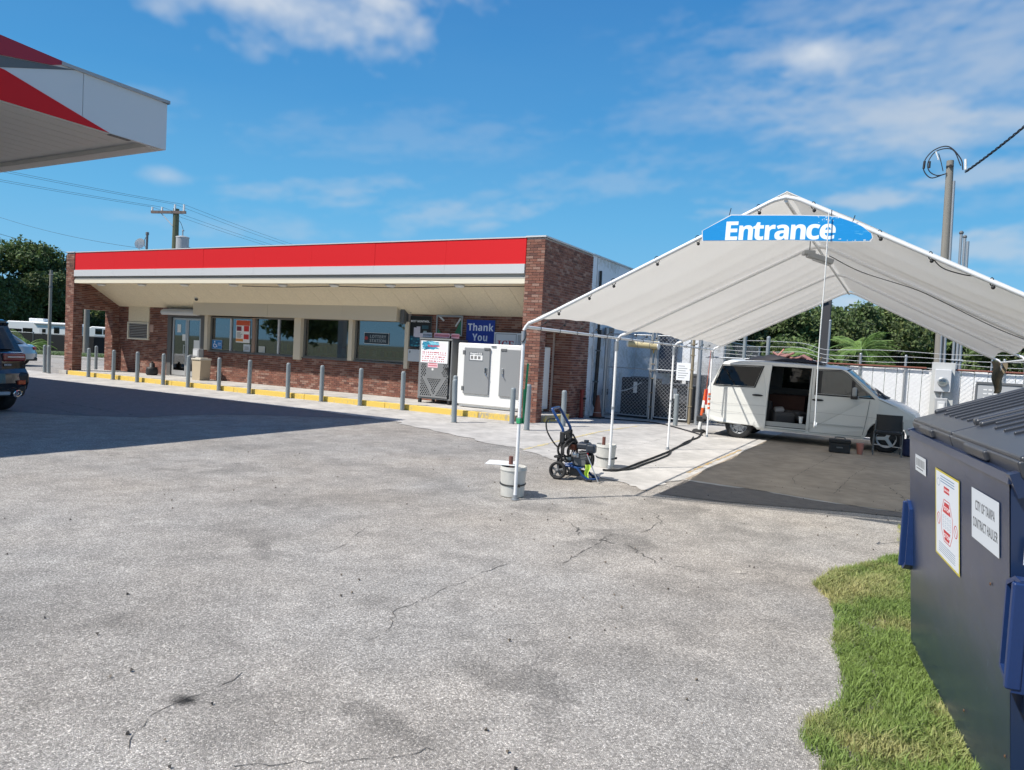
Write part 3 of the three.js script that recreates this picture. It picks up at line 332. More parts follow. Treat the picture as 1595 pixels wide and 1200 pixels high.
  const ban = (w) => print((g, W, h) => { g.fillStyle = '#e6b6c0'; g.fillRect(0, 0, W, h); g.fillStyle = '#a8243a'; for (let x = 8; x < W - 10; x += 13) g.fillRect(x, 12, 8, 24); }, w, 48);
  for (const [a, b, k] of [[-.5, -.18, 0], [-.1, .42, 1], [.48, .74, 1]]) part('banner', pr, k ? ban(192) : print((g, W, h) => { g.fillStyle = '#b8bcc6'; g.fillRect(0, 0, W, h); g.fillStyle = '#3c414c'; for (let x = 8; x < W - 10; x += 12) g.fillRect(x, 14, 7, 20); }, 128, 48), bb(a, b, 1.87, 2.0, -.05, -.035));
  // ice freezer
  const ic = thing('ice_freezer', 'white ice freezer with two grey doors beside the brick pier', 'freezer', [-9.6, .17, -16.62]);
  part('cabinet', ic, M.white, mg(rb(-1.16, 1.2, .06, 1.74, -.95, 0, .03), bb(-1.1, 1.1, 0, .06, -.9, -.06)));
  for (const [a, b] of [[-.93, -.12], [.2, 1.02]]) { const d = part('door', ic, mat(.26, .27, .28, .45), rb(a, b, .36, 1.62, -.01, .045, .015)); const s = a < 0 ? b - .1 : a + .1; part('handle', d, M.chrome, mg(rb(s - .03, s + .03, .92, 1.1, .045, .075, .008), bar([s, .95, .09], [s + .06, .86, .09], .012))); part('hinge', d, M.greyDark, mg(...[.5, 1.48].map((y) => rb((a < 0 ? a : b) - .04, (a < 0 ? a : b) + .04, y - .06, y + .06, .02, .06, .008)))); part('latch', d, M.greyDark, rb(s - .08, s + .1, 1.56, 1.63, .03, .06, .01)); if (a < 0) part('notice', d, print((g, w, h) => { g.fillStyle = '#6b6f74'; g.fillRect(0, 0, w, h); txt(g, 'Bagged ICE', w / 2, 28, 'bold 30px sans-serif', '#f2f2f2'); g.fillStyle = '#eee'; g.fillRect(14, 38, w - 20, 60); g.fillStyle = '#777'; for (let i = 0; i < 3; i++) g.fillRect(24 + i * 50, 48, 36, 40); }, 192, 112), T(new THREE.PlaneGeometry(.44, .24), -.55, 1.38, .048)); }
  part('lock', ic, M.steel, rb(-.1, .04, 1.66, 1.71, 0, .03, .01));
  // trash bins, planter pot
  const bin = (x, z, label) => { const o = thing('trash_bin', label, 'trash bin', [x, .15, z], 0, 'beige square trash bins along the store front'); part('body', o, mat(.46, .38, .27, .8), ext([[-.2, 0], [.2, 0], [.23, .72], [-.23, .72]], .42).translate(0, 0, -.21)); part('lid', o, mat(.5, .47, .4, .7), mg(rb(-.25, .25, .71, .77, -.24, .24, .02), rb(-.15, .15, .76, .8, -.15, .15, .015))); return o; };
  bin(-21.75, -17.0, 'beige square trash bin standing between the glass door and the window'); bin(-27.95, -18.9, 'beige square trash bin seen through the arch of the left end wall').scale.set(1, 1, 1);
  const squeeg = thing('paper_holder', 'grey squeegee and towel box standing on top of trash bin by door', 'dispenser', [-21.95, .95, -17.0]); part('box', squeeg, M.grey, rb(-.16, .16, 0, .3, -.1, .1, .02)); part('front', squeeg, M.greyLight, rb(-.12, .12, .05, .25, .1, .115, .005));
  const pot = thing('black_pot', 'small black bucket on the pavement left of the glass door', 'bucket', [-24.62, .15, -17.1]); part('body', pot, M.black, lathe([[0, 0], [.17, 0], [.21, .05], [.21, .2], [.19, .24], [.19, .3], [.1, .3], [.09, .45], [0, .46]], 18)); part('knob', pot, M.rubber, sph(.04, 0, .48, 0));
  for (const x of [-23.98, -23.55]) { const o = thing('white_bucket', x < -23.8 ? 'white bucket inside behind the left door pane' : 'white bucket inside behind the door, next to the handle side', 'bucket', [x, .4, -18.3], 0); part('body', o, M.white, lathe([[0, 0], [.14, 0], [.18, .4], [.17, .4], [.13, .02]], 16)); part('handle', o, M.black, T(new THREE.TorusGeometry(.15, .008, 5, 14, Math.PI), 0, .4, 0)); }
}
// bollards
{
  const proto = thing('bollard', '', 'bollard', [0, 0, 0], 0, 'grey steel bollards along the yellow kerb');
  part('post', proto, M.bollard, lathe([[.062, 0], [.062, 1.0], [.055, 1.035], [.035, 1.055], [0, 1.06]], 18)); part('base_ring', proto, mat(.22, .21, .19, .9), cyl(.085, .075, .02, 0, .012, 0, 16));
  const nth = ['', 'second', 'third', 'fourth', 'fifth', 'sixth', 'seventh', 'eighth', 'ninth', 'tenth', 'eleventh'];
  const L = [[-25.81, -15.43, 1, 'grey bollard at the left end of the yellow kerb, nearest the brick pillar']];
  [[-24.38, -15.45], [-23.03, -15.45], [-21.72, -15.5], [-20.46, -15.5], [-19.0, -15.52], [-17.61, -15.5], [-15.95, -15.48], [-14.64, -15.5], [-13.2, -15.5], [-11.73, -15.5]].forEach(([x, z], i) => L.push([x, z, 1, `${nth[i + 1]} grey bollard along the yellow kerb counted from the left brick pillar`]));
  L.push([-9.98, -15.35, 1, 'grey bollard by the kerb half hidden behind another in front of the ice freezer'], [-9.12, -14.06, .97, 'slightly leaning grey bollard on the apron in front of the ice freezer'], [-8.13, -15.07, .83, 'short grey bollard between the ice freezer and the white tent pole'], [-7.24, -14.13, .98, 'grey bollard in front of the right brick pier with dark mark near its top'], [-7.07, -15.7, .83, 'grey bollard by the right brick side wall behind the pressure washer'], [-5.18, -18.7, .81, 'grey bollard in front of the chain link gate near the van'], [-28.55, -15.4, 1, 'leftmost grey bollard of the pair left of the brick pillar'], [-28.0, -15.25, 1, 'right one of two grey bollards left of the brick pillar'], [-29.86, -18.16, 1, 'grey bollard seen through the arch in the left end wall']);
  L.forEach(([x, z, s, l], i) => { const b = i ? cloneOf(proto, l, [x, 0, z], i * 1.3) : proto; if (!i) { b.position.set(x, 0, z); b.userData.label = l; } b.scale.y = s; b.rotation.z = x === -9.12 ? -.03 : .012 * Math.sin(i * 5.1); });
}

// ================= FUEL CANOPY =================
{
  const o = thing('fuel_canopy', 'white fuel station canopy with red and grey wedges, seen from below', 'canopy', [0, 0, 0]);
  const x0 = -40, x1 = -13.35, z0 = -9.43, z1 = 5, y0 = 5.42, y1 = 6.34;
  const wm = mat(.64, .645, .65, .45);
  part('fascia', o, wm, mg(bb(x1 - .1, x1, y0, y1, z0 + .1, -7.755), bb(x1 - .1, x1 - .0005, y0, y1, -7.745, -2.6), bb(x1 - .1, x1, y0, y1, -2.59, z1), bb(x0, x1, y0, y1, z0, z0 + .1), bb(x0, x1, y0, y1, z1 - .1, z1), bb(x0, x0 + .1, y0, y1, z0 + .1, z1 - .1)));
  part('coping', o, M.grey, mg(bb(x1 - .12, x1 + .04, y1, y1 + .06, z0 - .04, -7.35), bb(x0, x1 + .04, y1, y1 + .06, z0 - .04, z0 + .12)));
  const wedge = (pts, d, name, m) => part(name, o, m, ext(pts.map(([z, y]) => [-z, y]), d).rotateY(Math.PI / 2).translate(x1 + .001, 0, 0));
  wedge([[-8.25, y0], [-6.45, 5.93], [-2, 7.05 - .9], [-2, y0]], .012, 'red_wedge', M.red); wedge([[-7.6, y1], [-6.3, 6.12], [-2, 5.35 + .3], [-2, 5.95], [-6.4, 5.93], [-7.3, 6.2], [-7.6, 6.3]].slice(0, 2).concat([[-3, 5.8], [-3, 5.6], [-6.4, 5.95]]), .008, 'grey_wedge', M.greyDark);
  wedge([[-7.5, y1 + .06], [-7.2, y1 - .06], [-6.3, 6.13], [-2, 5.6], [-2, y1 + .12], [-6.4, y1 + .12]], .03, 'red_band', M.redDeep);
  // soffit planks
  const sof = mat(.6, .585, .55, .5), pl = []; for (let k = 0; k < 64; k++) { const a = x1 - .14 - k * .4; if (a - .4 < x0 + .1) break; const g = bb(a - .375, a, y0 - .0, y0 + .03, z0 + .75, z1 - .12); if (k < 34) part('soffit_plank', o, sof, g); else pl.push(g); } if (pl.length) part('soffit', o, sof, mg(pl));
  part('soffit_beam', o, sof, mg(bb(x0 + .1, x1 - .1, y0 - .02, y0 + .0, z0 + .1, z0 + .38), bb(x0 + .1, x1 - .1, y0 + .06, y0 + .075, z0 + .38, z0 + .75), bb(x0 + .1, x1 - .1, y0 - .02, y0 + .07, z0 + .37, z0 + .385)));
  part('vent_slot', o, M.greyDark, bb(x1 - .14, x1 - .03, y0 - .012, y0 - .002, -8.7, -8.3));
  part('roof', o, M.grey, bb(x0 + .1, x1 - .1, y1 - .15, y1 - .05, z0 + .1, z1 - .1));
  for (const [x, z] of [[-18, -2], [-30, -2]]) part('column', o, M.white, rb(x - .2, x + .2, 0, y0 + .02, z - .2, z + .2, .02));
  for (const x of [-17, -21]) part('downlight', o, M.white, rb(x - .3, x + .3, y0 - .03, y0 + .01, -6.6, -6.0, .02));
}

// ================= CANOPY TENT =================
const TX0 = -3.87, TX1 = 1.67, TXC = -1.1, TE = 2.02, TR = 3.38, TZ = [-7.35, -10.42, -13.55, -16.7];
const tentY = (x) => TE + (TR - TE) * (1 - Math.abs(x - TXC) / (TX1 - TXC));
{
  const o = thing('canopy_tent', 'large open gable tent with off-white cover on white steel poles', 'tent', [TXC, 0, -12]);
  const L = (g) => g.translate(-TXC, 0, 12);
  const r = .0205;
  for (const z of TZ) for (const s of [0, 1]) { const x = s ? TX1 : TX0; const lg = part('leg', o, M.pipe, L(bar([x, 0, z], [x, TE - .05, z], r, 12))); part('foot', lg, M.galv, L(mg(cyl(.05, .05, .01, x, .008, z), cyl(.03, .03, .06, x, .03, z, 12), cyl(.03, .03, .14, x, TE - .12, z, 12), cyl(.028, .028, .04, x, .95, z, 12)))); }
  for (const z of TZ) part('rafter', o, M.pipe, L(mg(...[0, 1].map((s) => { const x = s ? TX1 : TX0, k = s ? -1 : 1; return tube([[x, TE - .04, z], [x + k * .05, TE + .04, z], [x + k * .2, tentY(x + k * .2), z], [x + k * .6, tentY(x + k * .6), z], [TXC - k * .5, tentY(TXC - k * .5), z], [TXC - k * .13, TR - .062, z], [TXC, TR - .03, z]], r, 60, 8, false, .12); }))));
  for (const [x, y] of [[TX0 + .02, TE], [TX1 - .02, TE], [TXC, TR - .06]]) for (let i = 0; i < 3; i++) part(x === TXC ? 'ridge_pipe' : 'eave_pipe', o, M.pipe, L(bar([x, y, TZ[i] - .01], [x, y, TZ[i + 1] + .01], r * .9, 10)));
  // fabric, lying on the rafters and sagging between them
  const zA = TZ[0] - .05, zB = TZ[3] - .3, fabric = new THREE.MeshPhysicalMaterial({ color: C(.88, .85, .79), roughness: 1, transmission: .39, thickness: 0, side: THREE.DoubleSide });
  const side = (k) => grid(60, 120, (u, v) => {
    const s = u * .965, xe = k > 0 ? TX1 : TX0; let z = mix(zA, zB, v); const x = TXC + (xe - TXC) * s;
    const bay = (z > TZ[1] ? (z - TZ[1]) / (TZ[0] - TZ[1]) : z > TZ[2] ? (z - TZ[2]) / (TZ[1] - TZ[2]) : z > TZ[3] ? (z - TZ[3]) / (TZ[2] - TZ[3]) : 0), sag = Math.sin(Math.PI * clamp(bay)) ** 1.2;
    const ed = Math.pow(u, 6), fr = Math.sin(Math.PI * u);
    const sc = Math.abs(Math.sin(z * 4.1)) * .012 + (vn(x * 2 + 5, z * 1.1, 3) - .5) * .03 * fr;
    const edgeX = -(k) * (.02 + .07 * Math.pow(sag, 1)) * ed; // eave edge pulled in between its ties
    if (v < .02) z -= .012 * Math.abs(Math.sin(u * 26));
    const y = tentY(x) + .03 - sag * .055 * fr + sc + ed * (.05 * sag + .02);
    return [x + edgeX, y, z];
  });
  const cov = part('cover', o, fabric, L(mg(uvm(side(-1), 2), uvm(side(1), 2))));
  part('hem', cov, mat(.62, .61, .58, .9), L(mg(...[-1, 1].map((k) => tube(Array.from({ length: 26 }, (_, i) => { const u = i / 25 * .965, x = TXC + ((k > 0 ? TX1 : TX0) - TXC) * u; return [x, tentY(x) + .03 - .02 * u ** 6, zA + .004]; }), .007, 60, 5)))));
  // bungee ties: loop and black ball
  for (const k of [-1, 1]) for (const s of [.09, .3, .45, .62, .72, .85]) { const x = TXC + ((k > 0 ? TX1 : TX0) - TXC) * s, y = tentY(x); const t = part('bungee_tie', o, M.wire, L(mg(T(new THREE.TorusGeometry(.035, .004, 5, 14), x, y + .005, TZ[0] - .02, 0, Math.PI / 2 - .5)))); part('ball', t, M.black, L(sph(.017, x + .012, y - .045, TZ[0] - .01, 8))); }
  for (let i = 0; i < 16; i++) { const z = TZ[0] - .35 - i * .55; const t = part('bungee_tie', o, M.wire, L(mg(bar([TX0 + .02, TE + .02, z], [TX0 + .13, TE + .1, z + rr(-.06, .06)], .004, 5), T(new THREE.TorusGeometry(.03, .004, 5, 12), TX0 + .02, TE, z)))); part('ball', t, M.black, L(sph(.016, TX0 + .1, TE + .07, z, 8))); }
  // ratchet straps round the near left pole
  part('strap', o, mat(.03, .32, .13, .5), L(mg(rbox(.055, .07, .055, .01, TX0, .93, TZ[0]), beam([TX0 + .035, .9, TZ[0] - .03], [TX0 + .045, 1.6, TZ[0] - .06], .03, .006), beam([TX0 + .035, .9, TZ[0] - .03], [TX0 + .03, 1.3, TZ[0] - .02], .022, .006)))).userData.label = 'green strap tied round the near left pole';
  part('strap', o, M.wire, L(mg(tube([[TX0, TE - .02, TZ[0]], [TX0 + .04, TE - .1, TZ[0] + .02], [TX0, TE - .18, TZ[0] + .03], [TX0 - .02, TE - .1, TZ[0]]], .008, 24, 5, true))));
  part('tape', o, M.orange, L(mg(...[0, .07, .14, .2].map((d) => cyl(.03, .03, .045, TX0, 1.0 - d * 1.6, TZ[3], 10)), beam([TX0 - .03, 2.0, TZ[3]], [TX0 - .08, 1.1, TZ[3]], .04, .004)))).userData.label = 'orange tape wound on the far left pole';
  part('rag', o, mat(.16, .13, .085, .95), L(grid(10, 16, (u, v) => [TX1 - .05 + (u - .5) * .26 * (1 - v * .6) + .02 * Math.sin(v * 9), TE + .02 - v * .62, TZ[3] + .06 + .05 * Math.sin(u * 7 + v * 4)])));
}
{
  // Entrance sign tied in the gable
  const o = thing('entrance_sign', 'blue worn sign reading Entrance tied under the tent peak', 'sign', [-1.1, 2.9, -7.318]);
  const out = [[-.78, .15], [-.77, .045], [-.3, .035], [.05, .03], [.55, 0], [.76, .0], [.78, .03], [.77, .07], [.69, .14], [.62, .18], [.49, .235], [.4, .25], [.12, .27], [-.5, .3], [-.53, .285]];
  part('backing', o, mat(.72, .73, .74, .4), ext(out, .006));
  const sx = 1024 / 1.6, m = mat(1, 1, 1, .35, { map: canvasTex(1024, 256, (g, w, h) => {
    g.fillStyle = '#1a8ccf'; g.fillRect(0, 0, w, h); for (let i = 0; i < 260; i++) { g.fillStyle = `rgba(${60 + rnd() * 60},${150 + rnd() * 50},${210 + rnd() * 40},.12)`; g.fillRect(rnd() * w, rnd() * h, 10 + rnd() * 70, 1 + rnd() * 3); }
    g.save(); g.translate(150, 203); g.rotate(.022); g.scale(.985, 1.06); g.lineWidth = 2.5; g.strokeStyle = '#f4f7fa'; g.font = 'bold 178px sans-serif'; g.fillStyle = '#f4f7fa'; const s = 'Entrance'; let x = 0; for (const c of s) { g.fillText(c, x, 0); g.strokeText(c, x, 0); x += g.measureText(c).width * .86; } g.restore();
    g.fillStyle = '#dfe6ea'; for (let i = 0; i < 46; i++) g.fillRect(rnd() * w, h - 14 - rnd() * 26 + (i % 3) * 4, 3 + rnd() * 18, 2 + rnd() * 5); for (let i = 0; i < 60; i++) g.fillRect(700 + rnd() * 260, 40 + rnd() * 60, 2 + rnd() * 7, 2 + rnd() * 4); for (let i = 0; i < 14; i++) { g.globalAlpha = .25; g.fillRect(900 + rnd() * 90, 120 + rnd() * 70, 10 + rnd() * 40, 3); g.globalAlpha = 1; }
  }) });
  const ins = out.map(([x, y]) => [x * .99, (y - .14) * .94 + .14]); const fg = strip(new THREE.ShapeGeometry(shp(ins))); const P = fg.attributes.position; for (let i = 0; i < P.count; i++) fg.attributes.uv.setXY(i, (P.getX(i) + .8) / 1.6, (P.getY(i) + .02) / .34); part('face', o, m, fg.translate(0, 0, .0085));
  part('tie', o, M.wire, mg(bar([-.52, .28, 0], [-.5, .36, .02], .004, 5), bar([.42, .24, 0], [.42, .3, .02], .004, 5), bar([.6, .18, 0], [.62, .24, .02], .004, 5)));
  single('hanging_cord', mat(.7, .7, .68, .7), 'white cord hanging from the tent peak past the sign in front of the van', 'cord', undefined, tube([[-.7, 3.17, -7.27], [-.695, 2.6, -7.27], [-.7, 1.9, -7.27], [-.69, 1.23, -7.27]], .006, 40, 6), tube([[-.69, 1.23, -7.27], [-.69, 1.17, -7.27], [-.685, 1.2, -7.37]], .009, 8, 6));
  const lt = thing('work_light', 'small grey lamp fixture hanging under the tent ridge behind the sign', 'lamp fixture', [-.95, 3.02, -9.2], .35); part('housing', lt, M.grey, mg(rbox(.3, .06, .13, .012, 0, 0, 0, 0, 0, -.3), rbox(.13, .05, .14, .012, -.13, .06, 0))); part('lens', lt, M.greyLight, rbox(.2, .012, .09, .004, .02, -.045, 0, 0, 0, -.3)); part('hook', lt, M.wire, bar([-.12, .08, 0], [-.12, .3, 0], .005, 5));
  single('black_cable', M.wire, 'black cable sagging under the right slope of the tent cover', 'cable', undefined, tube([[-.85, 3.05, -9.2], [-.5, 2.88, -9.4], [.05, 2.78, -10.3], [.35, 2.64, -10.36], [1.0, 2.3, -10.4], [1.6, 2.06, -10.4]], .005, 60, 5), tube([[.15, 2.76, -7.36], [.25, 2.66, -7.37], [.42, 2.6, -7.37], [.55, 2.58, -7.36], [.7, 2.5, -7.34]], .005, 30, 5));
}
// buckets that weigh the legs down
{
  const mk = (name, label, pos, rot) => { const o = thing(name, label, 'bucket', pos, rot, 'concrete filled buckets at tent legs'); const R = .155, H = .36;
    part('pail', o, mat(.58, .57, .53, .5, { map: grainTex }), lathe([[0, 0], [R * .88, 0], [R * .9, .01], [R, H - .05], [R * 1.05, H - .045], [R * 1.05, H - .03], [R, H - .03], [R * 1.02, H], [R * .96, H], [R * .94, H - .04]], 32)); part('concrete_fill', o, mat(.42, .41, .38, .95), cyl(.14, .14, .02, 0, H - .035, 0, 28)); part('pipe', o, mat(.16, .06, .045, .6), cyl(.026, .026, .16, -.04, H + .03, -.02, 14)); part('strap', o, M.black, mg(T(new THREE.TorusGeometry(R * .975, .009, 6, 32), 0, .155, 0, Math.PI / 2 + .06), rbox(.05, .035, .02, .004, .09, .15, .13))); return o; };
  const w = mk('weight_bucket', 'pale grey concrete filled bucket at the near left tent pole', [-4.0, .005, -7.52], .3); mk('weight_bucket', 'pale grey concrete filled bucket at the second tent pole behind the pressure washer', [-3.99, .005, -10.55], 1.2);
  const b = thing('white_board', 'thin white board lying on the near concrete filled bucket', 'board', [-4.14, .372, -7.6], .35); part('sheet', b, M.white, rbox(.36, .012, .3, .004, -.06, 0, 0));
}

// ================= VAN =================
{
  const o = thing('white_van', 'white van with sliding side door open, parked in front of the fence', 'van', [-4.07, 0, -17.12]);
  const Wd = 1.85, arc = (cx, r, a0, a1, n = 12, cy = .31) => Array.from({ length: n + 1 }, (_, i) => { const a = mix(a0, a1, i / n); return [cx + r * Math.cos(a), cy + r * Math.sin(a)]; });
  const th = (g) => { g = strip(g); const p = g.attributes.position; for (let i = 0; i < p.count; i++) { const y = p.getY(i), z = p.getZ(i), k = clamp((z + Wd / 2) / (Wd / 2), -1, 1); const ins = y > 1.1 ? .15 * Math.pow((y - 1.1) / .72, 1.5) : y < .7 ? .03 * ((.7 - y) / .4) ** 2 : 0; const nose = ss(3.6, 4.45, p.getX(i)) * .16 + ss(.35, 0, p.getX(i)) * .05; p.setZ(i, z - k * (ins + nose)); } g.computeVertexNormals(); return g; };
  const dens = (pts, s = .12) => { const q = []; pts.forEach((p, i) => { const n = pts[(i + 1) % pts.length], k = Math.max(1, Math.round(Math.hypot(n[0] - p[0], n[1] - p[1]) / s)); for (let j = 0; j < k; j++) q.push([mix(p[0], n[0], j / k), mix(p[1], n[1], j / k)]); }); return q; };
  const outline = [[.1, .36], [.02, .5], [0, .66], [.04, 1.15], [.13, 1.27], [.3, 1.66], [.36, 1.76], [.48, 1.8], [1.2, 1.815], [2.1, 1.79], [2.85, 1.745], [3.0, 1.715], [3.35, 1.44], [3.68, 1.15], [4.05, 1.0], [4.34, .86], [4.42, .76], [4.44, .6], [4.4, .42], [4.3, .34], ...arc(3.86, .385, .05, Math.PI - .1), [3.42, .25], [1.22, .25], [1.14, .33], [.46, .34], [.4, .33]];
  const hDoor = [[1.38, .33], [1.43, 1.74], [2.31, 1.73], [2.27, .33]], hF = [[2.42, 1.16], [2.42, 1.69], [2.9, 1.7], [3.02, 1.64], [3.27, 1.42], [3.56, 1.15]], hR = [[.2, 1.22], [.36, 1.69], [1.27, 1.7], [1.12, 1.22]];
  part('body_side', o, M.vanWhite, th(ext(dens(outline), .05, [dens(hDoor), dens(hF), dens(hR)], .012, 2).translate(0, 0, -.05)));
  part('inner_lining', o, mat(.14, .14, .14, .9), th(ext(dens(outline), .02, [dens([[1.45, 1.2], [1.48, 1.69], [2.25, 1.69], [2.24, 1.18]]), dens(hF), dens(hR)]).translate(0, 0, -Wd + .055))); const far = part('body_side', o, M.vanWhite, th(ext(dens(outline), .05, [dens([[1.45, 1.2], [1.48, 1.69], [2.25, 1.69], [2.24, 1.18]]), dens(hF), dens(hR)]).translate(0, 0, -Wd)));
  // shell across the van: from rear bumper over roof to nose
  const patch = (pts, z0, z1, bul = .03, nv = 16) => grid(pts.length - 1, nv, (u, v) => { const p = pts[Math.round(u * (pts.length - 1))], k = v * 2 - 1; return [p[0] + (p[2] ?? 0) * (1 - k * k), p[1] + (p[3] ?? bul) * (1 - k ** 4), mix(z0, z1, v)]; });
  const sub = (pts, n = 8) => { const q = []; for (let i = 0; i < pts.length - 1; i++) for (let j = 0; j < n; j++) q.push(pts[i].map((a, k) => mix(a, pts[i + 1][k], j / n))); q.push(pts.at(-1)); return q; };
  part('far_window', o, M.tint, th(mg(ext(dens([[1.45, 1.2], [1.48, 1.69], [2.25, 1.69], [2.24, 1.18]]), .006), ext(dens(hR), .006), ext(dens(hF), .006)).translate(0, 0, -Wd + .02)));
  part('roof', o, M.vanWhite, th(patch(sub([[.3, 1.66, -.02, 0], [.36, 1.76, -.01, .01], [.48, 1.8, 0, .04], [1.2, 1.815, 0, .055], [2.1, 1.79, 0, .055], [2.85, 1.745, .03, .05], [3.0, 1.715, .06, .03]]), -.02, -Wd + .02)));
  part('windscreen', o, M.vanGlass, th(patch(sub([[3.01, 1.7, .07, .02], [3.66, 1.16, .12, 0]]), -.05, -Wd + .05)));
  part('bonnet', o, M.vanWhite, th(patch(sub([[3.66, 1.15, .12, .02], [4.05, 1.0, .12, .03], [4.34, .86, .1, .02], [4.42, .76, .08, 0]]), -.03, -Wd + .03)));
  part('front_bumper', o, mat(.5, .5, .48, .5), th(patch(sub([[4.42, .76, .08, 0], [4.44, .6, .1, 0], [4.41, .42, .09, 0], [4.28, .3, 0, 0]]), -.02, -Wd + .02)));
  part('headlight', o, glassM(.8, .85, .88), th(ext([[4.12, .74], [4.37, .7], [4.4, .56], [4.2, .6]], .02).translate(.02, 0, -.06)));
  part('cowl', o, M.black, th(patch(sub([[3.58, 1.2, .1, .03], [3.76, 1.12, .12, .04]]), -.12, -Wd + .12))); part('wiper', o, M.black, th(mg(bar([3.8, 1.16, -.3], [3.5, 1.36, -.75], .012, 6), bar([3.82, 1.16, -.8], [3.55, 1.34, -1.2], .012, 6))));
  part('tailgate', o, M.vanWhite, th(mg(patch(sub([[.3, 1.67, -.03, 0], [.28, 1.6, -.03, 0]]), -.03, -Wd + .03), patch(sub([[.13, 1.24, -.03, 0], [.04, 1.12, -.04, 0], [0, .66, -.04, 0]]), -.03, -Wd + .03)))); part('rear_window', o, M.vanGlass, th(patch(sub([[.285, 1.61, -.03, 0], [.135, 1.24, -.03, 0]]), -.1, -Wd + .1)));
  part('rear_bumper', o, mat(.07, .07, .07, .6), th(mg(rb(-.06, .14, .36, .52, -Wd + .06, -.02, .03)))); part('tail_light', o, mat(.35, .02, .015, .25), th(mg(rb(-.01, .05, .72, 1.1, -.12, .004, .01))));
  part('hitch', o, M.black, mg(rb(-.2, 0, .3, .44, -.32, -.1, .02)));
  part('floor', o, mat(.05, .05, .05, .8), mg(bb(.3, 4.2, .3, .38, -Wd + .06, -.1), bb(.34, .4, .36, 1.1, -Wd + .1, -.1)));
  part('firewall', o, M.black, bb(3.5, 3.6, .3, 1.1, -Wd + .15, -.15)); part('headliner', o, mat(.2, .2, .19, .9), th(patch(sub([[.6, 1.74, 0, .03], [2.8, 1.7, 0, .03]]), -.08, -Wd + .08)));
  part('step', o, mat(.35, .36, .35, .5), mg(bb(1.4, 2.26, .36, .46, -.12, -.04), bb(1.4, 2.26, .3, .315, -.13, -.01))); 
  part('seat', o, mat(.03, .03, .035, .9), mg(rb(2.35, 2.8, .5, .72, -.75, -.2, .05), rbox(.14, .7, .5, .05, 2.35, .98, -.48, 0, 0, .12), rbox(.12, .2, .28, .05, 2.28, 1.45, -.48, 0, 0, .12), rb(2.35, 2.8, .5, .72, -1.65, -1.1, .05), rbox(.14, .7, .5, .05, 2.35, .98, -1.38, 0, 0, .12), rbox(.12, .2, .28, .05, 2.28, 1.45, -1.38, 0, 0, .12))); part('dashboard', o, M.black, rb(3.1, 3.5, .8, 1.12, -1.7, -.15, .05)); part('steering_wheel', o, M.black, T(new THREE.TorusGeometry(.18, .018, 6, 20), 2.98, 1.12, -1.38, 0, Math.PI / 2, .5));
  part('cargo_box', o, mat(.06, .025, .018, .8), rb(1.3, 2.1, .4, 1.05, -1.7, -1.0, .02)); part('clutter', o, mat(.06, .06, .065, .9), mg(rbox(.5, .3, .4, .08, 1.7, .55, -.5, .2, .4), rbox(.3, .22, .3, .06, 2.0, .6, -.7, .1, 1), rbox(.4, .5, .3, .06, 1.2, .65, -.8))); part('bag', o, mat(.25, .25, .26, .9), rbox(.22, .1, .2, .04, 1.62, .73, -.4, .2, .3, .1));
  // front door: seams, window, handle, mirror
  const gl = (pts, name = 'side_window') => part(name, o, M.vanGlass, th(ext(dens(pts, .08), .006).translate(0, 0, -.032)));
  const rim = (pts, k, z = .0) => { const c = pts.reduce((a, p) => [a[0] + p[0] / pts.length, a[1] + p[1] / pts.length], [0, 0]), outp = pts.map(([x, y]) => [c[0] + (x - c[0]) * (1 + k), c[1] + (y - c[1]) * (1 + k * 1.3)]); return th(ext(dens(outp, .08), .01, [dens(pts.map(([x, y]) => [c[0] + (x - c[0]) * (1 - k * .4), c[1] + (y - c[1]) * (1 - k * .4)]), .08)]).translate(0, 0, z)); };
  gl(hF); part('window_seal', o, M.black, mg(rim(hF, .06, -.006), th(bb(2.4, 2.52, 1.15, 1.7, -.026, -.012)), th(beam([3.16, 1.15, -.02], [3.16, 1.52, -.02], .07, .01)))); 
  const gap = (pts, w = .008) => th(mg(pts.slice(1).map((p, i) => beam([pts[i][0], pts[i][1], .001], [p[0], p[1], .001], .004, w)))); 
  const beam2 = (a, b, w) => { const dx = b[0] - a[0], dy = b[1] - a[1], l = Math.hypot(dx, dy), n = Math.max(2, Math.round(l / .1)), nx = -dy / l * w / 2, ny = dx / l * w / 2; return grid(n, 1, (u, v) => [a[0] + dx * u + nx * (v * 2 - 1), a[1] + dy * u + ny * (v * 2 - 1), .003]); };
  const seams = (pts, w = .009) => th(mg(pts.slice(1).map((p, i) => beam2(pts[i], p, w))));
  part('door_seam', o, M.greyDark, mg(seams([[3.5, 1.1], [3.47, .8], [3.43, .5], [3.4, .34]]), seams([[2.33, 1.73], [2.33, .3], [3.38, .3]], .008), seams([[3.66, 1.13], [4.02, .98], [4.3, .8]], .007))); part('moulding', o, mat(.5, .5, .48, .4), th(mg(bb(2.34, 3.4, .495, .52, 0, .012), bb(.04, .06, .495, .52, 0, .012))));
  part('rub_line', o, mat(.4, .4, .39, .5), mg(seams([[2.34, .76], [3.46, .74], [4.2, .68]], .006)));
  const hd = (x) => part('door_handle', o, M.black, th(T(new THREE.SphereGeometry(1, 16, 10).scale(.12, .025, .022), x, 1.03, .01)));
  hd(2.47);
  part('mirror', o, mat(.3, .31, .31, .4), th(mg(rbox(.09, .2, .2, .035, 3.2, 1.26, .16), rbox(.05, .06, .2, .015, 3.26, 1.14, .06)))); part('mirror_base', o, M.black, th(rbox(.14, .07, .2, .02, 3.2, 1.14, .13)));
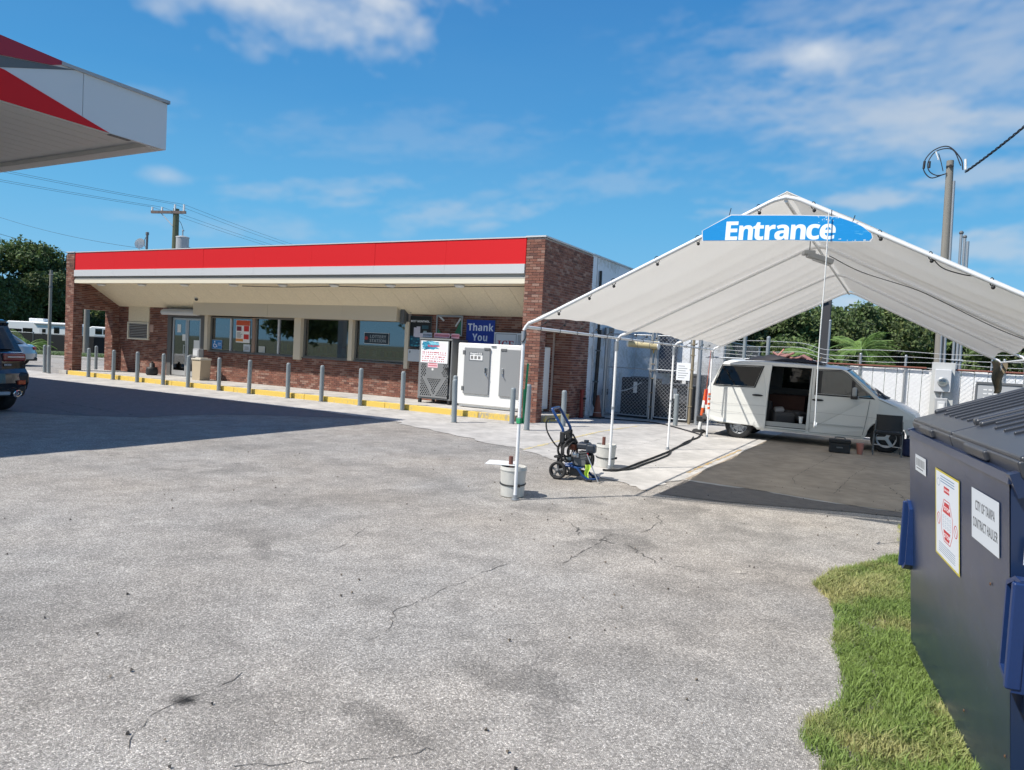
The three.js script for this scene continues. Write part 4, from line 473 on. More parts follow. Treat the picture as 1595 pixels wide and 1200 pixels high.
  // slid-back door with its own window
  const dOut = [[.06, .6], [.1, 1.15], [.17, 1.27], [.38, 1.74], [1.46, 1.755], [1.42, .9], [1.4, .3], [1.2, .29], [1.14, .33], [.5, .35], [.3, .36], [.12, .4]];
  const sd = part('sliding_door', o, M.vanWhite, th(ext(dens(dOut), .05, [dens(hR)], .012, 2).translate(0, 0, .015)));
  part('window', sd, M.tint, th(ext(dens(hR, .08), .006).translate(0, 0, .04))); part('window_seal', sd, M.black, rim(hR, .05, .058)); part('handle', sd, M.black, th(T(new THREE.SphereGeometry(1, 16, 10).scale(.12, .025, .022), 1.2, 1.04, .075)));
  part('crease', sd, mat(.42, .42, .41, .5), mg(...[[.08, .8, 1.4, .8], [.08, .62, 1.4, .6]].map(([a, b, c, d]) => th(grid(12, 1, (u, v) => [mix(a, c, u), mix(b, d, u) + v * .008, .0675])))));
  part('door_rail', o, M.greyDark, th(bb(.5, 1.4, .98, 1.0, .0, .012)));
  // wheels
  for (const [x, z, k] of [[.8, -.14, 0], [3.86, -.14, 1], [.8, -Wd + .14, 0], [3.86, -Wd + .14, 1]]) {
    const s = z > -.5 ? 1 : -1, w = part('wheel', o, M.black, cyl(.14, .14, .06, x, .31, z, 20, Math.PI / 2)); part('tyre', w, M.rubber, T(lathe([[.2, -.09], [.28, -.095], [.31, -.06], [.312, 0], [.31, .06], [.28, .095], [.2, .09]], 36), x, .31, z, Math.PI / 2));
    const rim0 = [T(lathe([[.2, .085], [.208, .06], [.19, .04], [.17, .03]], 32), 0, 0, 0)]; for (let i = 0; i < (k ? 3 : 8); i++) rim0.push(T(rbox(k ? .07 : .03, .02, .19, .008, 0, .05, .1), 0, 0, 0, 0, i * 2 * Math.PI / (k ? 3 : 8) + .6)); rim0.push(cyl(.05, .045, .05, 0, .05, 0, 18)); if (!k) rim0.push(cyl(.17, .13, .03, 0, .02, 0, 24)); const rg = mg(rim0); rg.rotateX(Math.PI / 2 * s); part('rim', w, k ? mat(.62, .62, .62, .35, { metalness: .4 }) : mat(.4, .41, .42, .4, { metalness: .5 }), rg.translate(x, .31, z)); 
  }
  // things on and about the van
  const bu = thing('roof_bundle', 'black tarpaulin and pink wrapped bundle on the van roof', 'bundle', [-2.4, 1.83, -17.75]); 
  part('tarpaulin', bu, mat(.02, .02, .024, .7), grid(36, 14, (u, v) => [(u - .5) * 1.75, .01 + .16 * Math.sin(Math.PI * v) ** .5 * Math.sin(Math.PI * clamp(u * 1.02)) ** .6 * (.4 + .9 * vn(u * 7, v * 4, 3)), (v - .5) * .7]));
  part('pink_bundle', bu, mat(.26, .13, .12, .8), mg(...[0, 1, 2, 3, 4, 5, 6].map((i) => T(new RoundedBoxGeometry(.26, .05, .16, 2, .02), -.2 + .13 * i, .17 - .018 * i + .03 * ((i * 7) % 3 - 1), .1 + .03 * ((i * 5) % 3 - 1), .3 * ((i * 3) % 4 - 1.5), .5 * ((i * 5) % 4 - 1.5), .25 * ((i * 7) % 5 - 2))))); part('stick', bu, mat(.6, .25, .22, .6), mg(bar([-.16, .14, .18], [-.04, .3, .16], .014, 8))); part('peg', bu, mat(.5, .35, .18, .7), bar([.72, .03, .2], [.78, .16, .18], .012, 6));
  const cup = thing('white_cup', 'white paper cup standing on the sill of the open van door', 'cup', [-1.93, .47, -17.2]); part('cup', cup, M.white, lathe([[0, 0], [.032, 0], [.046, .15], [.042, .15], [.03, .01]], 18)); part('rim', cup, M.white, T(new THREE.TorusGeometry(.045, .004, 5, 18), 0, .15, 0, Math.PI / 2));
}
{
  // chair, box, cup, bag
  const c = thing('black_chair', 'black office chair with metal legs standing before the van front wheel', 'chair', [-.18, .012, -16.72], .06);
  part('backrest', c, M.black, T(grid(14, 8, (u, v) => [(u - .5) * .48, .52 + v * .32, .22 + .05 * Math.cos((u - .5) * 3) - .03 * v]), 0, 0, 0)); part('back_shell', c, M.black, T(grid(14, 8, (u, v) => [(u - .5) * .47, .53 + v * .3, .205 + .05 * Math.cos((u - .5) * 3) - .03 * v]), 0, 0, 0)); part('seat', c, M.black, rbox(.48, .06, .46, .025, 0, .46, 0));
  for (const s of [-1, 1]) { part('leg', c, M.greyDark, tube([[s * .26, 0, .24], [s * .255, .44, .22], [s * .25, .5, .24], [s * .24, .72, .25]], .012, 24, 8)); part('leg', c, M.greyDark, tube([[s * .26, 0, -.24], [s * .25, .43, -.2], [s * .25, .44, .2]], .012, 24, 8)); } part('stretcher', c, M.steel, mg(bar([-.25, .22, .235], [.25, .19, .235], .009, 6), bar([-.25, .43, -.2], [.25, .43, -.2], .01, 6)));
  const b = thing('black_toolbox', 'black box with handles on the ground below the van door', 'box', [-1.04, .012, -16.25], .1); part('body', b, M.black, rb(-.2, .2, 0, .2, -.14, .14, .02)); part('lid', b, M.rubber, rb(-.21, .21, .2, .27, -.15, .15, .02)); part('handle', b, M.greyDark, mg(rb(-.06, .06, .1, .13, .14, .165, .006), tube([[-.1, .26, 0], [-.08, .31, 0], [.08, .31, 0], [.1, .26, 0]], .012, 16, 6)));
  const k = thing('pink_cup', 'pink cup on the ground between the black box and the chair', 'cup', [-.66, .012, -16.3]); part('cup', k, mat(.5, .2, .15, .5), lathe([[0, 0], [.05, 0], [.075, .22], [.07, .22], [.045, .01]], 20)); part('rim', k, mat(.55, .25, .2, .4), T(new THREE.TorusGeometry(.073, .006, 6, 20), 0, .22, 0, Math.PI / 2));
  const g = thing('navy_bag', 'navy blue tote bag on the ground right of the black chair', 'bag', [.27, .012, -16.85], .15); part('body', g, mat(.012, .018, .06, .8), T(new RoundedBoxGeometry(.34, .36, .2, 4, .06), 0, .18, 0)); part('handle', g, M.wire, mg(...[-.06, .06].map((z) => tube([[-.1, .34, z], [-.06, .44, z], [.06, .44, z], [.1, .34, z]], .01, 16, 5))));
  const dl = thing('delineator_post', 'orange and white striped post leaning at the rear of the van', 'post', [-4.3, .012, -17.7], 0); const P = (y0, y1, m, n) => part(n, dl, m, bar([.12 * (y0 / 1.1), y0, 0], [.12 * (y1 / 1.1), y1, 0], .045, 12)); P(.06, .35, M.white, 'stripe'); P(.35, .6, M.orange, 'stripe'); P(.6, .78, M.white, 'stripe'); P(.78, 1.05, M.orange, 'stripe'); part('base', dl, M.rubber, cyl(.18, .14, .06, 0, .03, 0, 8));
  const hs = (pts, r) => tube(pts.map(([x, z]) => [x, .012 + r, z]), r, 120, 7);
  single('black_hose', M.rubber, 'black hose lying along the tent poles from the bucket towards the van', 'hose', undefined, hs([[-3.85, -10.1], [-3.67, -10.3], [-3.68, -11.43], [-3.72, -12.92], [-3.8, -14], [-3.92, -15.13], [-3.95, -16.2], [-4.13, -17.2], [-4.2, -17.9]], .016), hs([[-3.8, -10.2], [-3.58, -10.5], [-3.58, -11.2], [-3.6, -12.6], [-3.78, -13.6], [-3.85, -15], [-4.05, -16.2]], .014));
  single('black_cable', M.wire, 'black cable on the ground from the gate to the far tent pole', 'cable', undefined, hs([[-7.4, -18.7], [-6.52, -18.75], [-5.91, -18.85], [-5.35, -18.5], [-4.6, -17.6], [-4.0, -16.8]], .016));
}

// ================= PRESSURE WASHER =================
{
  const o = thing('pressure_washer', 'blue framed pressure washer on two black wheels near the tent pole', 'pressure washer', [-4.12, .005, -9.2], .149);
  const b = mat(.01, .048, .17, .3), wz = .21, k = M.black;
  for (const s of [1, -1]) { const z = s * wz + .0, w = part('wheel', o, M.greyDark, mg(T(lathe([[.025, -.03], [.03, .035], [0, .04]], 16), 0, .12, z, Math.PI / 2), ...[0, 1, 2, 3, 4].map((i) => { const g = rbox(.03, .075, .03, .008, 0, .055, 0); g.rotateZ(i * 1.2566); return g.translate(0, .12, z); }))); part('tyre', w, M.rubber, T(lathe([[.085, -.03], [.11, -.035], [.122, -.02], [.123, .02], [.11, .035], [.085, .03], [.085, -.03]], 32), 0, .12, z, Math.PI / 2)); }
  part('axle', o, M.steel, bar([0, .12, -wz], [0, .12, wz], .01, 8));
  // handle: U tube, upper part blue, lower posts black
  const hp = [[.04, .62, .19], [.03, .7, .19], [-.1, .9, .19], [-.14, .96, .17], [-.14, .965, 0], [-.14, .96, -.17], [-.1, .9, -.19], [.03, .7, -.19], [.04, .62, -.19]];
  part('handle', o, b, tube(hp, .021, 90, 8, false, .2)); part('post', o, k, mg(bar([.04, .64, .19], [.03, .12, .17], .018, 8), bar([.04, .64, -.19], [.03, .12, -.17], .018, 8), rb(.0, .07, .5, .66, .16, .22, .015), rb(.0, .07, .5, .66, -.22, -.16, .015))); part('panel', o, k, mg(rbox(.03, .05, .36, .008, .04, .63, 0), rbox(.05, .05, .36, .012, .03, .45, 0), rbox(.02, .18, .05, .008, .04, .55, 0)));
  part('base_frame', o, b, mg(...[1, -1].map((s) => tube([[0, .16, s * .15], [.12, .19, s * .16], [.26, .17, s * .17], [.34, .08, s * .17], [.42, .03, s * .15], [.5, .03, s * .08]], .019, 40, 8, false, .3)), tube([[.5, .03, .09], [.53, .035, .0], [.5, .03, -.09]], .019, 16, 8), tube([[.26, .17, -.17], [.26, .17, .17]], .016, 8, 8), rbox(.26, .012, .3, .005, .2, .175, 0))); part('foot', o, M.rubber, mg(rbox(.06, .03, .06, .01, .44, .015, .14), rbox(.06, .03, .06, .01, .44, .015, -.14)));
  // engine
  part('engine_block', o, M.greyDark, mg(rbox(.2, .16, .22, .02, .27, .27, 0), cyl(.1, .1, .12, .3, .24, 0, 20), ...[0, 1, 2, 3, 4].map((i) => rbox(.13, .008, .2, .003, .31, .3 + i * .022, .02)))); part('fuel_tank', o, mat(.03, .035, .045, .35), mg(rbox(.17, .09, .24, .03, .3, .47, 0), rbox(.1, .1, .16, .02, .42, .45, .05), cyl(.035, .035, .03, .33, .535, 0, 16))); part('air_filter', o, mat(.035, .05, .075, .4), rbox(.13, .11, .12, .02, .42, .44, .06)); part('recoil_cover', o, k, mg(cyl(.1, .1, .06, .4, .28, .02, 20, 0, 0, Math.PI / 2), T(new THREE.TorusGeometry(.075, .012, 6, 18), .435, .28, .02, 0, Math.PI / 2)));
  part('exhaust', o, M.steel, mg(sph(.045, .2, .35, .13, 14), rbox(.09, .06, .06, .01, .22, .34, .11))); part('pump', o, mat(.06, .06, .06, .5), mg(rbox(.14, .12, .12, .015, .2, .1, .02), cyl(.04, .04, .1, .29, .09, .03, 14, 0, 0, Math.PI / 2))); part('chemical_tank', o, mat(.5, .5, .46, .4), rbox(.1, .08, .12, .02, .1, .27, .04)); part('red_knob', o, M.red, cyl(.012, .012, .05, .38, .36, .1, 8));
  const hc = []; for (let i = 0; i < 9; i++) hc.push(T(new THREE.TorusGeometry(.1 + .02 * (i % 4), .01, 6, 26), .05 + i * .014, .41 + .02 * (i % 3 - 1), .06 + .012 * i, .25 * (i % 3 - 1), .5 + .1 * i)); part('hose_coil', o, M.rubber, mg(hc)); part('copper_hose', o, mat(.2, .06, .03, .5), mg(...[0, 1, 2, 3].map((i) => T(new THREE.TorusGeometry(.045, .011, 6, 18), .16, .41 + i * .022, .06, 1.4 + i * .05)))); part('spray_hose', o, M.rubber, tube([[0, .42, .2], [-.08, .5, .22], [-.17, .64, .24], [-.2, .76, .23], [-.17, .82, .22], [-.1, .83, .2], [-.06, .82, .19]], .011, 40, 6)); part('nozzle', o, M.white, cyl(.014, .014, .04, -.06, .82, .19, 8, 0, 0, 1.4));
  part('side_shelf', o, k, mg(rbox(.09, .03, .1, .008, -.03, .3, .14), rbox(.02, .09, .1, .006, -.02, .26, .14))); part('rag', o, mat(.5, .68, .09, .8), grid(6, 10, (u, v) => [.4 + (u - .5) * .08 * (1 - .5 * v) + .01 * Math.sin(v * 8), .23 - v * .2, .14 + .02 * Math.sin(u * 6 + v * 3)])); part('spray_wand', o, M.steel, bar([.38, .37, .13], [.57, .02, .2], .008, 8)); part('cable_strap', o, k, beam([.08, .6, -.17], [.22, .42, -.1], .03, .01));
}

// ================= DUMPSTER =================
{
  const o = thing('blue_dumpster', 'navy blue metal dumpster with ribbed dark grey lid on the grass', 'dumpster', [.16, 0, -5.12], -1.4135);
  const Wb = 1.95, D = 1.25, fl = .09; // local x along the front towards the camera, +z out of the front
  const prof = [[0, .06], [fl, 1.34], [fl, 1.36], [-D - .06, 1.93], [-D, .06]]; // z,y
  const navy = M.navy;
  const sideP = (x, t) => ext(prof.map(([z, y]) => [-z, y]), t).rotateY(Math.PI / 2).translate(x, 0, 0);
  const worn = phys(1, 1, 1, .36, { clearcoat: .4, clearcoatRoughness: .22, map: canvasTex(1024, 640, (g, w, h) => { g.fillStyle = '#0f2648'; g.fillRect(0, 0, w, h); for (let i = 0; i < 900; i++) { g.fillStyle = ['rgba(60,76,104,.10)', 'rgba(16,24,40,.12)', 'rgba(70,74,80,.08)'][i % 3]; g.fillRect(rnd() * w, rnd() * h, 4 + rnd() * 60, 2 + rnd() * 14); } for (let i = 0; i < 130; i++) { g.strokeStyle = ['rgba(150,160,175,.35)', 'rgba(110,125,150,.3)', 'rgba(90,60,40,.35)'][i % 3]; g.lineWidth = .6 + rnd() * 1.2; const x = rnd() * w, y = h * (.15 + .85 * Math.sqrt(rnd())); g.beginPath(); g.moveTo(x, y); g.lineTo(x + (rnd() - .5) * 40, y + (rnd() - .3) * 30); g.stroke(); } for (let i = 0; i < 60; i++) { g.fillStyle = 'rgba(120,70,40,.5)'; g.fillRect(rnd() * w, h - rnd() * rnd() * 160, 1 + rnd() * 4, 1 + rnd() * 3); } }), bumpMap: dtex(256, 256, (x, y) => { const v = .6 * vn(x / 64, y / 64, 3, 4) + .4 * vn(x / 25.6, y / 25.6, 5, 10); return [v, v, v]; }), bumpScale: .012 });
  part('front_panel', o, worn, mg(grid(16, 10, (u, v) => [Wb * u + (u - .5) * .0, .06 + v * 1.28, fl * v * 1.058]), grid(16, 10, (u, v) => [Wb * u, .06 + v * 1.28, fl * v * 1.058 - .012])));
  part('side_panel', o, navy, sideP(0, .02)); part('side_panel', o, navy, sideP(Wb - .02, .02)); part('back_panel', o, navy, bb(0, Wb, .06, 1.9, -D - .02, -D)); part('floor', o, navy, bb(.02, Wb - .02, .05, .08, -D, 0));
  part('top_rim', o, navy, mg(bb(-.01, Wb + .01, 1.335, 1.372, fl - .04, fl + .012), beam([Wb + .012, 1.33, fl], [Wb + .012, 1.88, -D], .05, .09), beam([-.012, 1.33, fl], [-.012, 1.88, -D], .05, .09)));
  part('side_rib', o, navy, mg(bb(Wb, Wb + .05, .5, .58, -D, .0), bb(Wb, Wb + .06, .06, 1.2, -.72, -.64), bb(Wb, Wb + .06, .06, 1.2, -D, -D + .08)));
  // fork pockets on both ends
  const pk = (x0, s, kx, y0, y1) => { const pb = mat(.011, .034, .125, .4, { map: grainTex }); const S = (l) => l.map(([a, b]) => [x0 + s * a * kx, mix(y0, y1, b)]); const p = part('fork_pocket', o, pb, mg(ext(S([[0, .1], [0, .9], [.09, 1], [.15, 1], [.15, 0], [.09, 0]]), D + .08, [S([[.015, .13], [.015, .87], [.092, .96], [.135, .96], [.135, .04], [.09, .04]])]).translate(0, 0, -D))); part('guide_plate', p, pb, mg(rbox(.03, y1 - y0 - .02, .05, .008, x0 + s * .14 * kx, (y0 + y1) / 2, .075))); part('hinge_bolt', p, mat(.16, .07, .035, .8), mg(cyl(.016, .016, .05, x0 + s * .16, .56, -.02, 8), cyl(.016, .016, .05, x0 + s * .16, .94, -.02, 8), rbox(.006, .16, .05, .002, x0 + s * .152, .7, -.08))); };
  pk(Wb, 1, 1, .62, 1.02); pk(.085, -1, .75, .5, .93);
  part('reflective_tape', o, mat(.7, .72, .74, .3, { map: speckTex }), bb(Wb + .03, Wb + .034, 1.05, 1.14, -.85, .04));
  // lids
  const lidM = phys(.034, .037, .045, .38, { clearcoat: .35, clearcoatRoughness: .3 }), sl = Math.atan2(1.93 - 1.39, D + .2), Ln = (D + .22) / Math.cos(sl);
  for (const [a, b] of [[.0, Wb / 2 - .008], [Wb / 2 + .008, Wb + .05]]) {
    const w = b - a, l = new THREE.Object3D(); const m4 = new THREE.Matrix4().makeRotationX(sl).setPosition(0, 1.415, fl - .015); // local: z back = -, y up
    const P = (...gs) => mg(gs).applyMatrix4(m4);
    const ld = part('lid', o, lidM, P(rb(a, b, 0, .028, -Ln, 0, .012), rb(a, b, -.055, .012, -.02, .012, .01), rb(a, a + .02, -.045, .01, -Ln, 0, .008), rb(b - .02, b, -.045, .01, -Ln, 0, .008)));
    for (let i = 0; i < 7; i++) { const x = a + .1 + i * (w - .2) / 6; part('ridge', ld, lidM, P(rb(x - .009, x + .009, .02, .04, -Ln + .08, -.13 - (i % 6 ? 0 : .04), .006))); }
    part('edge_ridge', ld, lidM, P(rb(b - .075, b - .01, .018, .058, -Ln + .05, -.12, .015))); part('edge_ridge', ld, lidM, P(rb(a + .01, a + .05, .018, .05, -Ln + .05, -.12, .014)));
    part('handle', ld, lidM, P(rb(a + w * .3, a + w * .62, -.035, .012, .0, .028, .01)));
  }
  part('hinge_rod', o, M.steel, bar([-.05, 1.97, -D - .06], [Wb + .05, 1.97, -D - .06], .015, 8));
  // stickers on the sloping front
  const st = (name, draw, w, h, u0, u1, y0, y1, lbl) => { const zz = (y) => fl * (y - .06) / 1.21 + .004; const g = grid(1, 1, (u, v) => [mix(u0, u1, u), mix(y0, y1, v), zz(mix(y0, y1, v))]); const q = part(name, o, mat(1, 1, 1, .45, { map: canvasTex(w, h, draw) }), g); q.userData.label = lbl; };
  st('notice_sticker', (g, w, h) => { g.fillStyle = '#c9b93a'; g.fillRect(0, 0, w, h); g.fillStyle = '#dfe3e8'; g.fillRect(14, 14, w - 28, h - 28); g.fillStyle = '#6f8fae'; for (let i = 0; i < 3; i++) g.fillRect(90, 34 + i * 18, 230, 7); g.strokeStyle = '#7f99ad'; g.lineWidth = 4; g.beginPath(); g.arc(56, 90, 26, 0, 7); g.stroke(); g.fillStyle = '#c62f35'; g.fillRect(150, 96, 90, 44); g.fillStyle = '#fff'; g.font = 'bold 22px sans-serif'; g.textAlign = 'center'; g.fillText('DANGER', w / 2 + 3, 126); g.strokeStyle = '#c62f35'; g.lineWidth = 6; g.beginPath(); g.moveTo(150, 190); g.lineTo(240, 190); g.lineTo(290, 290); g.lineTo(290, 400); g.lineTo(250, 480); g.lineTo(150, 480); g.lineTo(105, 400); g.lineTo(105, 290); g.closePath(); g.stroke(); g.fillStyle = '#c62f35'; g.beginPath(); g.moveTo(160, 205); g.lineTo(232, 205); g.lineTo(262, 280); g.lineTo(130, 280); g.fill(); g.beginPath(); g.moveTo(140, 400); g.lineTo(255, 400); g.lineTo(235, 468); g.lineTo(160, 468); g.fill(); g.fillStyle = '#fff'; g.font = 'bold 40px sans-serif'; g.fillText('STOP', w / 2 + 2, 262); g.fillText('STOP', w / 2 + 2, 448); g.strokeStyle = '#9ab'; g.lineWidth = 3; for (let i = 0; i < 4; i++) for (let j = 0; j < 3; j++) { g.beginPath(); g.arc(140 + i * 38, 310 + j * 32, 10, 0, 7); g.stroke(); } for (const x of [58, 338]) { g.strokeStyle = '#c62f35'; g.lineWidth = 6; g.beginPath(); g.ellipse(x, 350, 26, 40, 0, 0, 7); g.stroke(); g.beginPath(); g.moveTo(x - 18, 322); g.lineTo(x + 18, 378); g.stroke(); } g.fillStyle = '#8296aa'; for (let i = 0; i < 5; i++) g.fillRect(60, 512 + i * 15, 270, 5); }, 396, 620, .74, 1.24, .79, 1.235, 'white notice sticker with yellow border and red STOP symbols');
  st('hauler_sticker', (g, w, h) => { g.fillStyle = '#d4d9de'; g.fillRect(0, 0, w, h); g.fillStyle = '#20262e'; g.font = 'bold 50px sans-serif'; g.textAlign = 'center'; g.save(); g.translate(w / 2, 0); g.scale(.82, 1.5); g.fillText('CITY OF TAMPA', 0, 78); g.fillText('CONTRACT HAULER', 0, 146); g.restore(); }, 420, 290, 1.45, 1.84, 1.03, 1.245, 'white sticker reading CITY OF TAMPA CONTRACT HAULER');
  st('barcode_label', (g, w, h) => { g.fillStyle = '#cfd3d6'; g.fillRect(0, 0, w, h); g.fillStyle = '#3c4146'; for (let i = 0; i < 22; i++) g.fillRect(14 + i * 7, 26, 2 + (i * 7) % 4, 60); g.fillRect(20, 98, 120, 8); }, 192, 128, .2, .5, 1.15, 1.245, 'small worn barcode label near the far corner');
  part('rust_spot', o, mat(.12, .06, .035, .9), mg(...[[1.72, .9], [1.9, .3], [1.3, .2]].map(([x, y]) => cyl(.006, .006, .003, x, y, fl * (y - .06) / 1.21 + .004, 8, Math.PI / 2))));
}

// ================= FENCES, UTILITIES =================
function linkMesh(L, h, pitch = .06, r = .0022) { // diagonal wires of a chain link panel from (0,0) to (L,h)
  const gs = [], s = pitch * Math.SQRT2; for (const d of [1, -1]) for (let c = -h; c < L; c += s) { let x0 = c, y0 = 0, x1 = c + h, y1 = h; if (x0 < 0) { y0 = -x0; x0 = 0; } if (x1 > L) { y1 = h - (x1 - L); x1 = L; } if (x1 - x0 < .02) continue; const a = d > 0 ? [x0, y0, 0] : [L - x0, y0, .006], b = d > 0 ? [x1, y1, 0] : [L - x1, y1, .006]; const g = bar(a, b, r, 3); g.deleteAttribute('uv'); gs.push(g); } return mg(gs);
}
{
  const o = thing('chain_link_gate', 'tall chain link double gate closing off the air conditioner yard', 'gate', [-6.2, 0, -19.5]);
  const rusty = mat(.3, .25, .17, .7, { metalness: .3, map: speckTex });
  for (const [x, m, r] of [[-1.35, M.galv, .045], [.02, M.galv, .028], [.12, M.galv, .028], [1.17, rusty, .04], [1.36, M.galv, .055]]) { const p = part('post', o, m, bar([x, 0, 0], [x, 2.55, 0], r, 12)); part('cap', p, m, sph(r * 1.1, x, 2.55, 0, 8)); }
  for (const [a, b] of [[-1.28, -.02], [.16, 1.1]]) { part('frame', o, M.galv, mg(bar([a, .12, 0], [b, .12, 0], .018), bar([a, 2.4, 0], [b, 2.4, 0], .018), bar([a, 1.45, 0], [b, 1.45, 0], .016), bar([a, .12, 0], [a, 2.4, 0], .018), bar([b, .12, 0], [b, 2.4, 0], .018))); stuff(part('chain_mesh', o, M.greyLight, linkMesh(b - a, 2.28, .075, .0032).translate(a, .12, .012))); }
  part('hinge', o, rusty, mg(...[.5, 1.0, 1.5, 1.9, 2.2].map((y) => rbox(.12, .03, .06, .006, 1.17, y, .02)), ...[.4, .8, 1.2, 1.6, 2].map((y) => rbox(.1, .03, .05, .006, .07, y, .03)))); part('latch', o, M.greyDark, rbox(.16, .05, .05, .01, .07, 1.42, .05)); part('chain', o, M.yellow, tube([[.08, 2.2, .05], [.09, 2.05, .06], [.07, 1.9, .05]], .014, 12, 5));
  // return side running back beside the yard
  for (const z of [-3, -6, -9]) part('post', o, M.galv, bar([1.36, 0, z], [1.36, 2.45, z], .035, 10)); part('top_rail', o, M.galv, bar([1.36, 2.4, 0], [1.36, 2.4, -9], .02)); stuff(part('chain_mesh', o, M.galv, linkMesh(9, 2.35, .07, .003).rotateY(Math.PI / 2).translate(1.36, .05, 0)));
  const nt = thing('gate_notice', 'white notice sheet wired to the right gate leaf', 'notice', [-5.26, 1.2, -19.46]); part('sheet', nt, mat(1, 1, 1, .6, { map: canvasTex(192, 240, (g, w, h) => { g.fillStyle = '#e4e6e8'; g.fillRect(0, 0, w, h); g.fillStyle = '#8a8d92'; for (let i = 0; i < 6; i++) g.fillRect(24, 40 + i * 32, 90 + (i * 37) % 60, 9); }) }), rbox(.38, .48, .008, .003, 0, .24, 0));
  const tb = thing('yellowed_tube', 'yellowed plastic covered lamp tube hanging across the top of the gate', 'lamp fixture', [-6.4, 2.14, -19.38]); part('cover', tb, mat(.55, .47, .27, .5), T(new THREE.CylinderGeometry(.11, .11, .84, 18), 0, 0, 0, 0, 0, Math.PI / 2 - .04)); part('end_cap', tb, M.white, mg(cyl(.115, .115, .05, -.44, .018, 0, 18, 0, 0, Math.PI / 2 - .04), cyl(.115, .115, .03, .43, -.018, 0, 18, 0, 0, Math.PI / 2 - .04))); part('band', tb, M.greyDark, mg(cyl(.114, .114, .012, -.15, .006, 0, 18, 0, 0, Math.PI / 2 - .04), cyl(.114, .114, .012, .2, -.008, 0, 18, 0, 0, Math.PI / 2 - .04)));
  // air conditioners
  const ac = (label, x, z, w, h, d) => { const a = thing('air_conditioner', label, 'air conditioner', [x, .02, z], 0); part('casing', a, mat(.035, .036, .04, .6), mg(rb(-w / 2, w / 2, .06, h, -d / 2, d / 2, .02), bb(-w / 2 - .06, w / 2 + .06, 0, .06, -d / 2 - .06, d / 2 + .06))); for (let i = 0; i < 9; i++) part('louvre', a, mat(.06, .06, .065, .5), rbox(w * .9, .018, .03, .004, 0, .2 + i * (h - .35) / 9, d / 2 + .006, .5)); part('fan_grille', a, M.greyDark, mg(...[.1, .18, .26, .34].map((r) => T(new THREE.TorusGeometry(r, .008, 5, 22), 0, h + .02, 0, Math.PI / 2)))); part('access_panel', a, mat(.07, .072, .08, .5), rb(w * .12, w * .42, h * .5, h * .92, d / 2 + .005, d / 2 + .03, .006)); part('rating_label', a, M.white, bb(-w * .1, w * .02, h * .62, h * .9, d / 2 + .03, d / 2 + .034)); };
  ac('dark grey air conditioner unit behind the left gate leaf', -6.75, -20.5, .95, 1.15, .9); ac('dark grey air conditioner unit behind the right gate leaf', -5.6, -20.6, .95, 1.02, .9); ac('dark air conditioner standing deeper in the yard behind the two front ones', -5.9, -22.6, 1.0, 1.3, .9);
  single('grey_conduit', M.greyLight, 'pale hose looping from the left air conditioner to the wall', 'hose', undefined, tube([[-7.5, .95, -19.9], [-7.2, .78, -19.85], [-6.9, .85, -19.9], [-6.6, 1.05, -20.0]], .018, 24, 6));
  const sw = thing('drain_pipe', 'black drain pipe running down the white side wall by the brick edge', 'pipe', [-7.8, 0, -19.45]); part('pipe', sw, M.black, mg(bar([0, .5, 0], [.04, 2.5, 0], .055, 12), tube([[0, .5, 0], [0, .35, 0], [.08, .22, 0]], .055, 12, 8), bar([0, 2.4, 0], [-.04, 4.2, 0], .04, 10))); part('bracket', sw, M.greyDark, mg(rbox(.12, .04, .14, .008, 0, 1, 0), rbox(.12, .04, .14, .008, .02, 1.9, 0)));
  const cp = thing('conduit_pipes', 'bundle of thin grey conduit pipes on the side wall beside the drain', 'pipe', [-7.72, 0, -20.0]); for (const [z, h] of [[0, 2.6], [-.25, 2.5], [-.6, 2.4]]) part('pipe', cp, M.greyLight, bar([0, .2, z], [0, h, z], .025, 8)); part('junction_box', cp, M.greyDark, mg(rb(-.1, .06, 2.35, 2.6, -.35, .05, .01), rb(-.06, .08, .6, .78, -.1, .08, .01)));
  const ep = thing('electric_cabinet', 'dark blue grey electrical cabinet on the white wall behind the gate', 'electric box', [-6.75, 1.3, -23.08]); part('body', ep, mat(.05, .065, .1, .5), rb(-.28, .28, 0, 1.5, 0, .2, .02)); part('door', ep, mat(.04, .055, .085, .5), rb(-.24, .24, .05, 1.45, .2, .215, .006));
  const cn = thing('traffic_cone', 'worn traffic cone against the white side wall at the brick edge', 'traffic cone', [-7.42, .012, -18.75]); part('cone', cn, mat(.16, .05, .03, .7), lathe([[.13, .03], [.04, .62], [.03, .64], [0, .64]], 20)); part('sleeve', cn, mat(.5, .5, .48, .6), lathe([[.112, .15], [.088, .28]], 20)); part('base', cn, M.rubber, rbox(.34, .04, .34, .01, 0, .02, 0));
  const rp = thing('red_pipe', 'dull red standpipe at the foot of the brick side wall', 'pipe', [-7.74, 0, -18.35]); part('pipe', rp, mat(.2, .025, .02, .6), mg(cyl(.05, .05, .75, 0, .38, 0, 12), cyl(.065, .065, .06, 0, .76, 0, 12), cyl(.075, .075, .05, 0, .03, 0, 12))); part('outlet', rp, M.black, bar([0, .55, 0], [.12, .55, 0], .03, 10));
}
